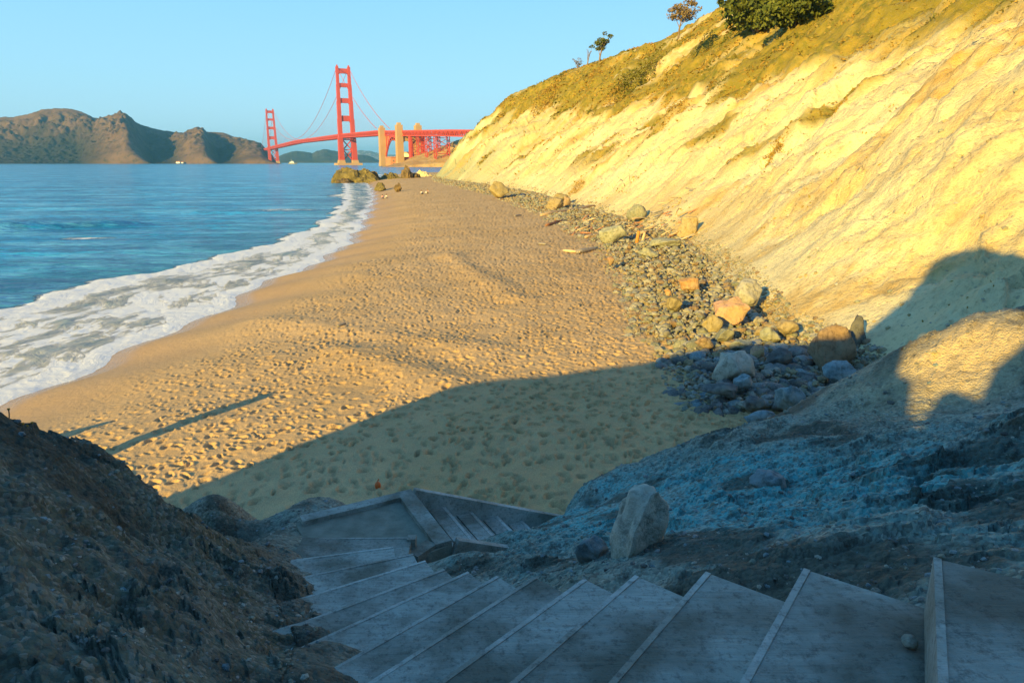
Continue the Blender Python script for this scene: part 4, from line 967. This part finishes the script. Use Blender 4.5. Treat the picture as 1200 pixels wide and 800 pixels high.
# ------------------------------------------------------------------ rocks at the far end of the beach
def crag(name, px, py, wpx, hpx, z, mk, label, seed, dep=0.7, cat='rock', sub=4, rough=0.2, cuts=6):
    x, y = at_z(px, py, z); d = math.hypot(x, y); W = wpx / F * d; H = hpx / F * d
    v, f = stone(seed, sub, cuts=cuts, rough=rough, sc3=(1, 1, 1))
    r2 = np.abs(v[:, 2]); v[:, :2] *= (1.08 - (0.45 if name == 'sea_stack' else 0.2) * np.clip(v[:, 2], -.2, 1))[:, None]
    v = v + 0.10 * np.stack([vn(v[:, 0] * 9, v[:, 1] * 9, v[:, 2] * 9, seed + k) for k in range(3)], -1)
    v = v * np.array([W / 2.0, W / 2.0 * dep, H / 0.95]); v[:, 2] -= 0.0
    return tag(link(name, np_mesh(name, v, f, None, False), mk, None, (x, y, z)), label, cat)
m_stack = simple('mossy_sea_rock', (0.07, 0.06, 0.025), (0.24, 0.19, 0.075), 0.45, 0.9, 0.7, 0.3, 6)
m_dark = simple('dark_wet_rock', (0.07, 0.055, 0.035), (0.24, 0.16, 0.07), 0.7, 0.8, 0.7, 0.2, 6)
crag('sea_stack', 418, 214.5, 50, 21, 0.0, m_stack, 'mossy brown sea rock standing in the surf below the bridge', 31, 0.6, 'rock', 5, 0.25)
crag('rock', 404, 215, 26, 6, 0.0, m_dark, 'low dark ledge at the foot of the mossy sea rock', 32, 0.8)
crag('rock', 438, 213.5, 18, 11, 0.2, m_dark, 'dark shoulder rock right of the mossy sea rock', 33, 0.8)
crag('rock', 452, 210.5, 14, 6, 1.0, m_stack, 'ochre rock between the sea rock and the beach end', 34, 0.8)
crag('rock', 461, 210.5, 16, 7.5, 1.2, m_stack, 'jagged ochre rock at the end of the beach', 35, 0.8)
crag('rock', 476, 209.5, 14, 12, 1.6, m_dark, 'upright dark rock at the end of the beach', 36, 0.8)
crag('rock', 487, 209, 16, 6, 1.7, m_dark, 'low dark rock at the foot of the far slope', 37, 0.8)
crag('rock', 446, 219.5, 13, 6, 1.5, m_stack, 'brown rock beside the two people near the surf', 38, 0.8)
crag('rock', 467, 220.5, 9, 4.5, 1.9, m_dark, 'small dark rock alone on the far sand', 39, 0.8)
crag('rock', 497, 207, 18, 7, 1.9, m_cliff, 'pale rock buttress under the far slope', 40, 0.8)

# ------------------------------------------------------------------ boat
bp = at_z(343, 192.3, 0.0); BY = bp[1] if 900 < bp[1] < 3000 else 2600
bt = empty('motor_boat', (ray(343, 192)[0] * 2600, 2600, 0.1), 0.3); tag(bt, 'small white boat far out below the bridge', 'boat')
MB().add([(-16, -4, 3.4), (-16, 4, 3.4), (8, 4.2, 3.6), (18, 0, 4.6), (8, -4.2, 3.6), (-15, -3, -0.5), (-15, 3, -0.5), (8, 3, -0.5), (15, 0, -0.5), (8, -3, -0.5)],
         [(0, 4, 3, 2, 1), (0, 5, 9, 4), (4, 9, 8, 3), (3, 8, 7, 2), (2, 7, 6, 1), (1, 6, 5, 0), (5, 6, 7, 8, 9)]).build('hull', RM['pale'], bt)
m_white = simple('white_paint', (0.8, 0.8, 0.78), (0.74, 0.74, 0.72), 1, 0.5, 0, 0)
MB().frus((-3, 0), 3.5, 8, 17, 6, 15, 5.5).frus((-1, 0), 8, 10.5, 8, 4.5, 7, 4).build('cabin', m_white, bt)
MB().tube([(-4, 0, 10), (-4, 0, 17)], .35, 6).build('mast', m_white, bt)
# shore station
for k, (px, w_, h_, lb) in enumerate(((209, 16, 6, 'low white building at the foot of the lit headland cliff'), (214, 9, 4, 'tiny white shed right of the low white building'))):
    a, _ = ray(px, 190); g = empty('shore_building', (a * 3055, 3055, 2)); tag(g, lb, 'building')
    MB().box((0, 0, h_ / 2), (w_, 10, h_)).build('wall', m_white, g)
    MB().add([(-w_ / 2 - 1, -6, h_), (w_ / 2 + 1, -6, h_), (w_ / 2 + 1, 6, h_), (-w_ / 2 - 1, 6, h_), (-w_ / 2, 0, h_ + 3), (w_ / 2, 0, h_ + 3)], [(0, 1, 5, 4), (2, 3, 4, 5), (0, 4, 3), (1, 2, 5), (3, 2, 1, 0)]).build('roof', m_brick, g)

# ------------------------------------------------------------------ plants
def leaf_mat(name, c1, c2):
    m, n, b = mat(name, 0.8, 0.2); v = coords(n)
    col = mix(n, ramp(n, noise(n, v, 1.3, 4, 0.6), [(0.35, 0.0), (0.65, 1.0)]), c1, c2); n.links.new(col, b.inputs['Base Color'])
    b.inputs['Transmission Weight'].default_value = 0.0
    return m
L_green = leaf_mat('dark_needles', (0.05, 0.075, 0.015), (0.15, 0.16, 0.03))
L_tan = leaf_mat('dry_leaves', (0.17, 0.12, 0.06), (0.26, 0.19, 0.10))
L_olive = leaf_mat('olive_leaves', (0.10, 0.11, 0.02), (0.20, 0.17, 0.035))
L_rust = leaf_mat('rusty_scrub', (0.26, 0.15, 0.025), (0.38, 0.25, 0.045))
L_gold = leaf_mat('golden_grass', (0.34, 0.23, 0.055), (0.24, 0.19, 0.04))
m_bark = simple('bark', (0.16, 0.11, 0.07), (0.26, 0.19, 0.13), 2, 0.9, 0.3, 0.02)
def leaves(pts, size, flat=0.0):
    n_ = len(pts); g = np.random.default_rng(int(abs(pts[0][0]) * 100) % 9999 + n_)
    u = g.normal(size=(n_, 3)); u[:, 2] *= 1 - flat; u /= np.linalg.norm(u, axis=1)[:, None]
    w_ = np.cross(u, g.normal(size=(n_, 3))); w_ /= np.linalg.norm(w_, axis=1)[:, None]
    s_ = size * g.uniform(0.5, 1.2, (n_, 1)); P = np.array(pts)
    V = np.stack([P - u * s_, P + w_ * s_ * 0.45, P + u * s_, P - w_ * s_ * 0.45], 1).reshape(-1, 3)
    return V, np.arange(n_ * 4).reshape(-1, 4)
def tree(px, py, yr, wpx, hpx, lm, label, seed, clumps=26, name='tree', cat='tree', lean=0.25, airy=0.6, trunk=0.45):
    x, y, z = hit(px, py, gz2, *yr); d = math.hypot(x, y); W = wpx / F * d / 2; H = hpx / F * d
    r = random.Random(seed); g = np.random.default_rng(seed)
    t = empty(name, (x, y, z - 0.2)); tag(t, label, cat)
    tr = MB(); tips = []
    tp = [(0, 0, -0.5), (lean * H * .1, 0, H * trunk * .5), (lean * H * .3, 0.1, H * trunk)]
    tr.tube(tp, [H * .035, H * .028, H * .02], 7); tr.build('trunk', m_bark, t)
    lb = MB()
    for k in range(9):
        a = k * 2.4 + r.random(); e_ = (lean * H * .3 + math.cos(a) * W * r.uniform(.35, .85), math.sin(a) * W * .8, H * r.uniform(.55, .95))
        s0 = tp[1] if k % 3 == 0 else tp[2]; mid = tuple((p_ + q) / 2 + (0 if i < 2 else H * .04) for i, (p_, q) in enumerate(zip(s0, e_)))
        lb.tube([s0, mid, e_], [H * .014, H * .009, H * .003], 5); tips.append(e_); tips.append(mid)
    lb.build('limb', m_bark, t)
    pts = []
    for k in range(clumps):
        c = tips[k % len(tips)] if k < len(tips) else (lean * H * .35 + r.gauss(0, .38) * W, r.gauss(0, .35) * W, H * r.uniform(.5, .98))
        rad = W * r.uniform(.18, .34)
        q = g.normal(size=(int(90 * airy), 3)); q /= np.linalg.norm(q, axis=1)[:, None]; q *= g.uniform(.3, 1, (len(q), 1)) ** .5
        pts.append(q * np.array([rad, rad, rad * .6]) + np.array(c))
    V, Fq = leaves(np.vstack(pts), W * 0.085)
    link('crown', np_mesh('crown', V, Fq, None, False), lm, t)
    return t
def gz2(x, y): return np.where(x > xc(y), cliff_z(x, y, False), -9)
tree(795, 40, (120, 330), 36, 32, L_tan, 'airy tan tree with a rounded crown alone on the ridge', 3, 34, airy=.55)
tree(702, 74, (150, 330), 26, 32, L_green, 'small dark green tree on the ridge between bare stems', 4, 22, airy=.8)
tree(676, 84, (150, 330), 15, 14, L_tan, 'tiny sparse tree lowest on the ridge', 5, 12, airy=.4)
tree(688, 78, (150, 330), 10, 22, L_tan, 'bare grey stems beside the small dark green tree', 6, 5, airy=.12)
tree(884, 44, (80, 250), 90, 40, L_green, 'spreading dark conifer at the top of the slope', 7, 46, airy=.8, trunk=.16)
tree(928, 38, (80, 250), 80, 34, L_green, 'second dark conifer growing right of the spreading one', 8, 40, airy=1.2, trunk=.16)
def bush(px, py, yr, wpx, hpx, lm, label, seed, n_=900, cat='bush', dep=1.4, group=None, size=0.05):
    x, y, z = hit(px, py, gz2, *yr); d = math.hypot(x, y); W = wpx / F * d / 2; H = hpx / F * d
    g = np.random.default_rng(seed); q = g.normal(size=(n_, 3)); q /= np.linalg.norm(q, axis=1)[:, None]; q *= g.uniform(.25, 1, (n_, 1)) ** .4
    q[:, 2] = np.abs(q[:, 2])
    lump = 0.75 + 0.35 * vn(q[:, 0] * 3 + seed, q[:, 1] * 3, q[:, 2] * 3, 5)
    P = q * np.array([W, W * dep, H])* lump[:, None]
    P[:, 2] += gz2(P[:, 0] + x, P[:, 1] + y) - z - 0.15
    V, Fq = leaves(P, max(0.10, W * size)); t = empty('bush', (x, y, z)); tag(t, label, cat, group)
    link('foliage', np_mesh('foliage', V, Fq, None, False), lm, t)
    m = MB()
    for k in range(5): a = k * 1.3; m.tube([(0, 0, -0.3), (math.cos(a) * W * .3, math.sin(a) * W * .3, H * .35)], [.05, .02], 4)
    m.build('stem', m_bark, t)
Y1 = (60, 330)
for a in ((742, 100, Y1, 62, 20, L_olive, 'large olive bush patch in the middle of the upper slope', 1, 2600),
          (722, 118, Y1, 40, 14, L_rust, 'rusty scrub patch below the large olive bush', 2, 1200),
          (913, 180, (20, 120), 36, 10, L_rust, 'lone brown bush lying along the bare cream slope', 3, 1400),
          (760, 84, Y1, 34, 16, L_olive, 'olive bush above the large olive patch', 4, 1000),
          (825, 60, Y1, 40, 16, L_olive, 'olive bush below the airy tan tree', 5, 1200),
          (860, 46, Y1, 44, 14, L_green, 'dark green bush left of the spreading conifer', 6, 1400),
          (640, 120, Y1, 46, 12, L_rust, 'brown scrub along the far ridge edge', 7, 1100),
          (612, 130, Y1, 24, 8, L_gold, 'golden scrub at the low end of the ridge', 8, 500),
          (700, 88, Y1, 26, 10, L_rust, 'reddish scrub at the foot of the small dark green tree', 9, 700),
          (718, 178, Y1, 30, 10, L_olive, 'green bush low on the middle of the slope', 10, 700),
          (676, 222, (40, 200), 26, 9, L_rust, 'orange brown bush just above the long driftwood log', 11, 600),
          (955, 22, Y1, 60, 12, L_olive, 'green bush right of the second conifer', 12, 1500),
          (985, 126, (20, 160), 22, 8, L_rust, 'small brown tuft on the bare slope above the lone brown bush', 13, 500),
          (700, 150, Y1, 26, 7, L_olive, 'small green scrub patch left of the low green bush', 21, 500),
          (790, 130, Y1, 44, 11, L_rust, 'broad rusty bush on the upper middle slope', 22, 1200),
          (655, 176, Y1, 22, 6, L_olive, 'low green bush on the far cream face', 23, 400),
          (848, 100, (40, 250), 50, 10, L_olive, 'long green bush under the spreading conifer', 24, 1500),
          (1010, 60, (30, 200), 46, 9, L_rust, 'rusty bush at the edge of the upper scrub', 25, 1400),
          (1090, 30, (20, 200), 60, 10, L_olive, 'green bush near the top right of the slope', 26, 1600),
          (752, 160, Y1, 30, 8, L_gold, 'golden bush on the middle of the slope', 27, 700),
          (530, 168, Y1, 14, 7, L_rust, 'dark scrub on the far slope end above the viaduct', 14, 300)):
    bush(*a)
# ground cover over the vegetated parts
g = np.random.default_rng(5); n_ = 150000
yv = 30 * np.exp(g.uniform(0, 2.35, n_)); uv = g.uniform(4, 95, n_); xv = xc(yv) + uv; zv = cliff_z(xv, yv, False); vv = veg_f(xv, yv, zv)
kp = (vv > 0.35) & (zv / yv < 0.55); xv, yv, zv = xv[kp], yv[kp], zv[kp]
for k, (lm, nm) in enumerate(((L_olive, 'green'), (L_rust, 'rusty'), (L_gold, 'golden'))):
    pn = fbm(xv * 0.5, yv, 10, 3, 900) * 2 + g.uniform(-.25, .25, len(xv))
    sel = (pn < -0.4) if k == 0 else ((pn > -0.4) & (pn < 0.25) if k == 1 else pn >= 0.25)
    P = np.stack([xv[sel], yv[sel], zv[sel] + 0.15 + 0.3 * g.random(sel.sum())], -1)
    V, Fq = leaves(P, np.clip(P[:, 1:2] / 300.0, 0.14, 0.6), 0.3)
    tag(link('ground_cover', np_mesh('ground_cover', V, Fq, None, False), lm), '%s low ground cover on the upper slope' % nm, None, None, 'stuff')
yv = 16 * np.exp(g.uniform(0, 2.6, 9000)); uv = g.uniform(1.5, 34, 9000); xv = xc(yv) + uv; zv = cliff_z(xv, yv)
kp = fbm(xv * 0.5, yv + .5 * xv, 6, 3, 931) + g.uniform(-.2, .2, 9000) > 0.22
P = np.stack([xv, yv, zv + 0.04], -1)[kp]; V, Fq = leaves(P, np.clip(P[:, 1:2] / 330.0, 0.05, 0.5), 0.2)
tag(link('dry_tufts', np_mesh('dry_tufts', V, Fq, None, False), L_gold), 'sparse dry tufts on the bare cream slope', None, None, 'stuff')
# dry flower stalks on the rock outcrop
for k, (px, py, y, h) in enumerate(((12, 500, 4.25, 0.055), (26, 501, 4.35, 0.06), (38, 506, 4.45, 0.085), (31, 504, 4.4, 0.04))):
    q = at_y(px, py, y); zz = float(near_z(np.array([q.x]), np.array([y]))[0])
    t = empty('dry_plant', (q.x, y, zz)); tag(t, ['leftmost dry seed stalk on top of the rock outcrop', 'thin dry seed stalk standing second on the outcrop', 'tallest dry seed stalk at the outcrop edge', 'shortest dry seed stalk on the outcrop'][k], 'plant', 'dry stalks on the rock outcrop')
    MB().tube([(0, 0, -.03), (.01, 0, h * .5), (.004, .01, h)], .004, 5).build('stem', m_bark, t)
    v, f = stone(990 + k, 1, cuts=2, rough=.1, sc3=(.010, .010, .011)); v = v + (.004, .01, h); link('seed_head', np_mesh('seed_head', v, f, None, False), L_rust, t)

# ------------------------------------------------------------------ driftwood
def log(px0, py0, px1, py1, r_, mt, label, seed, group='driftwood on the beach', name='driftwood', zup=0.12, z0=2.15, lift=0.0):
    r = random.Random(seed); a = at_z(px0, py0, z0); b_ = at_z(px1, py1, z0)
    ga = float(ground(a[0], a[1])) + zup; gb = float(ground(b_[0], b_[1])) + zup + lift
    A = Vector((a[0], a[1], ga)); Bv = Vector((b_[0], b_[1], gb)); L = (Bv - A).length
    pts = [A.lerp(Bv, t) + Vector((r.gauss(0, 1), r.gauss(0, 1), r.gauss(0, .4))) * L * .012 * (t * (1 - t) * 4) for t in (0, .18, .36, .52, .7, .86, 1)]
    rad = [r_ * q for q in (.75, 1, .95, .9, .8, .72, .45)]
    c = pts[0].copy(); m = MB().tube([p_ - c for p_ in pts], rad, 7)
    if L > 2: m.tube([pts[3] - c, pts[3] - c + Vector((r.gauss(0, 1) * .3, r.gauss(0, 1) * .3, .35))], [r_ * .4, r_ * .15], 5)
    return tag(m.build(name, mt, None, True, c), label, 'driftwood', group)
T_, R_, G_, O_ = m_drift
log(634, 251, 697, 243, .22, T_, 'longest pale driftwood log lying along the rubble', 1)
log(660, 291, 680, 293, .10, T_, 'pale driftwood log half buried at the sand edge', 2)
log(676, 293, 700, 289, .16, G_, 'dark driftwood log touching the pale half buried one', 3)
def pole(px, py, hp, r_, mt, label, dx=0.1):
    x, y = at_z(px, py, 2.4); h = hp / F * y; g0 = float(ground(x, y))
    tag(MB().tube([(0, 0, -.2), (dx * h * .5, .02, h * .5), (dx * h, -.05, h)], [r_, r_ * .95, r_ * .8], 7).build('driftwood', mt, None, True, (x, y, g0)), label, 'driftwood', 'driftwood on the beach')
pole(746, 280, 17, .13, O_, 'bright orange timber standing in the driftwood heap', .12)
pole(752, 280, 15, .10, T_, 'pale timber standing right of the orange one', .2)
log(631, 282, 640, 283, .09, G_, 'short dark stick on the sand left of the rubble', 6)
log(603, 251, 611, 250, .09, G_, 'short dark stick far out on the open sand', 7)
log(394, 364, 404, 362, .06, G_, 'short dark stick on the sand nearest the surf', 8)
log(690, 268, 706, 258, .12, R_, 'reddish driftwood log beside the pale green boulder', 9)
pole(716, 262, 8, .13, G_, 'dark driftwood log leaning above the pale green boulder', 1.6)
log(640, 262, 662, 256, .14, R_, 'reddish brown driftwood below the long pale log', 11)
pole(790, 271, 10, .13, G_, 'dark driftwood log leaning at the upper end of the heap', 1.1)
log(686, 276, 720, 270, .13, T_, 'pale driftwood log in front of the pale green boulder', 13)
rr2 = random.Random(77)
def stick(px, py, L, r_, mt, label, group):
    x, y = at_z(px, py, 2.4); Lw = L / F * y * 1.1; az = rr2.uniform(-1.2, 1.2); el = rr2.uniform(-.1, .45)
    d = Vector((math.cos(az) * math.cos(el), math.sin(az) * math.cos(el), math.sin(el))) * Lw
    g0 = max(float(ground(x, y)), float(ground(x + d.x, y + d.y)) - max(d.z, 0)) + rr2.uniform(0, .3)
    bx_ = Vector((rr2.gauss(0, 1), rr2.gauss(0, 1), rr2.gauss(0, 1))) * Lw * .03
    m = MB().tube([(0, 0, 0), tuple(d * .35 + bx_), tuple(d * .7 + bx_), tuple(d)], [r_, r_ * .95, r_ * .8, r_ * .5], 6)
    return tag(m.build('driftwood', mt, None, True, (x, y, g0)), label, 'driftwood', group)
for k in range(80):
    if k < 55: px, py = rr2.uniform(735, 805), 0; py = 268 + rr2.uniform(-11, 9)
    else: px = rr2.uniform(668, 735); py = 262 + rr2.uniform(-8, 9)
    an = rr2.uniform(-1.2, 1.2); L = rr2.uniform(5, 16); mt_ = rr2.choice([T_, T_, R_, G_, R_])
    nm = {id(T_): 'pale', id(R_): 'reddish', id(G_): 'grey'}[id(mt_)]
    stick(px, py, L, rr2.uniform(.035, .09), mt_, '%s stick %s' % (nm, 'in the lower left part of the driftwood, near the long log' if k >= 55 else ('at the left end of the driftwood heap' if px < 758 else ('in the middle of the driftwood heap' if px < 782 else 'at the right end of the driftwood heap'))), '%s sticks in the driftwood heap' % nm)

# ------------------------------------------------------------------ people sitting on the far sand
def skin_body(parts, r, sub=1):
    vs, es = [], []
    for ch in parts:
        for k, p_ in enumerate(ch[1:]):
            vs.append(p_)
            es.append((ch[0] if k == 0 else len(vs) - 2, len(vs) - 1))
    return vs, es
m_skin = simple('skin', (0.55, 0.34, 0.24), (0.50, 0.30, 0.21), 2, 0.7, 0, 0)
m_hair = simple('hair', (0.06, 0.035, 0.02), (0.10, 0.06, 0.03), 8, 0.8, 0, 0)
def cloth(nm, c): return simple(nm, c, tuple(q * .85 for q in c), 5, 0.9, 0, 0)
def person(px, py, rz, shirt, trousers, label):
    x, y = at_z(px, py, 2.05); t = empty('person', (x, y, float(sand_z(np.array([x]), np.array([y]))[0])), rz); tag(t, label, 'person', 'people sitting on the far sand')
    V = [(0, 0, .12), (0, .02, .30), (0, .06, .50), (0, .07, .60), (0, .05, .70), (0, .03, .80)]; E = [(0, 1), (1, 2), (2, 3), (3, 4), (4, 5)]; R = [.15, .13, .15, .06, .09, .09]
    def chain(root, pts, rad):
        p_ = root
        for q, r_ in zip(pts, rad): V.append(q); R.append(r_); E.append((p_, len(V) - 1)); p_ = len(V) - 1
    for sx in (-1, 1):
        chain(0, [(sx * .10, -.08, .13), (sx * .14, -.42, .38), (sx * .14, -.58, .06), (sx * .14, -.72, .05)], [.09, .065, .045, .03])
        chain(2, [(sx * .19, .05, .52), (sx * .24, -.06, .32), (sx * .18, -.30, .34), (sx * .15, -.38, .36)], [.06, .045, .035, .025])
    me = bpy.data.meshes.new('body'); me.from_pydata(V, E, []); me.materials.append(m_skin)
    o = bpy.data.objects.new('body', me); C.objects.link(o); o.parent = t
    sk = o.modifiers.new('skin', 'SKIN')
    for d_, r_ in zip(me.skin_vertices[0].data, R): d_.radius = (r_, r_)
    me.skin_vertices[0].data[0].use_root = True
    s2 = o.modifiers.new('sub', 'SUBSURF'); s2.levels = 1; s2.render_levels = 1
    MB().tube([(0, 0, .06), (0, .02, .28), (0, .06, .50), (0, .065, .58)], [.19, .165, .19, .09], 10).build('shirt', cloth('cloth_shirt', shirt), t, True)
    tr = MB()
    for sx in (-1, 1): tr.tube([(sx * .08, -.02, .12), (sx * .14, -.42, .38), (sx * .14, -.57, .09)], [.12, .085, .06], 8)
    tr.build('trousers', cloth('cloth_trousers', trousers), t, True)
    v, f = ICO[2]; vv_ = v * (.105, .115, .11) + (0, .055, .78); link('hair', np_mesh('hair', vv_, f, None, True), m_hair, t)
for a in ((448, 224, 0.4, (.75, .35, .38), (.15, .15, .2), 'person in a pink top sitting beside the brown rock near the surf'),
          (452.5, 224.5, -0.3, (.8, .78, .74), (.5, .45, .4), 'person in a white top sitting right of the pink one'),
          (494, 225, 0.5, (.8, .78, .74), (.12, .12, .14), 'person in a pale top sitting alone mid beach at the far end'),
          (501, 224, -0.5, (.25, .15, .12), (.75, .7, .62), 'person in a dark top with pale trousers sitting mid beach')):
    person(*a)

# ------------------------------------------------------------------ small things
x, y = at_z(442, 556, 2.03); fl = empty('fishing_float', (x, y, float(sand_z(np.array([x]), np.array([y]))[0]) + .06), .4); tag(fl, 'small orange float lying on the shaded sand behind the landing', 'float')
m_float = simple('orange_plastic', (0.75, 0.16, 0.03), (0.65, 0.12, 0.03), 8, 0.5, 0, 0)
v, f = ICO[3]; link('body', np_mesh('body', v * (.055, .055, .075), f, None, True), m_float, fl)
MB().tube([(0, 0, .07), (.01, 0, .10), (.03, 0, .12)], .012, 6).build('eyelet', m_float, fl)
# unseen post added left of the outcrop to lay its long shadow on the sand
sT, qT = sq(*hit(312, 463, sgz, 6, 40)); s0, e0 = sT, 2.4
xp, yp = s0 * C2[0] + e0 * E2[0], s0 * C2[1] + e0 * E2[1]; zt = CZ + qT - tE * e0; zg = float(ground(xp, yp)) - .4
tp_ = empty('shadow_post', (xp, yp, zg)); tag(tp_, 'unseen post added left of the rock outcrop for its long shadow', 'post')
MB().bar((0, 0, 0), (0, 0, zt - zg), 0.30, 0.30, (0, 1, 0)).build('post', m_wood, tp_)  # shaft of the added unseen post
MB().frus((0, 0), zt - zg, zt - zg + .06, .34, .34, .1, .1).build('cap', m_wood, tp_)
sT, qT = sq(*hit(106, 503, sgz, 6, 40)); s0, e0 = sT - .15, 2.6; xp, yp = s0 * C2[0] + e0 * E2[0], s0 * C2[1] + e0 * E2[1]; zt = CZ + qT - tE * e0  # unseen boulder added to cast the second shadow on the sand
bo = link('boulder', stone_mesh('boulder', 95, 3, True, sc3=(0.5, 0.5, 1.3)), RM['dark'], None, (xp, yp, zt - 1.0)); tag(bo, 'unseen dark boulder added left of the outcrop for its shadow', 'boulder')

#--HAZE--
hz = bpy.data.materials.new('haze'); hz.use_nodes = True; hz.node_tree.nodes.clear()
ho = hz.node_tree.nodes.new('ShaderNodeOutputMaterial'); hv = hz.node_tree.nodes.new('ShaderNodeVolumePrincipled')
hv.inputs['Density'].default_value = 0.00007; hv.inputs['Color'].default_value = (0.16, 0.55, 1.0, 1); hv.inputs['Anisotropy'].default_value = 0.0
hz.node_tree.links.new(hv.outputs[0], ho.inputs['Volume'])
tag(MB().box((0, 0, 180), (41000, 41000, 370)).build('haze', hz), 'thin sea haze', None, None, 'stuff')
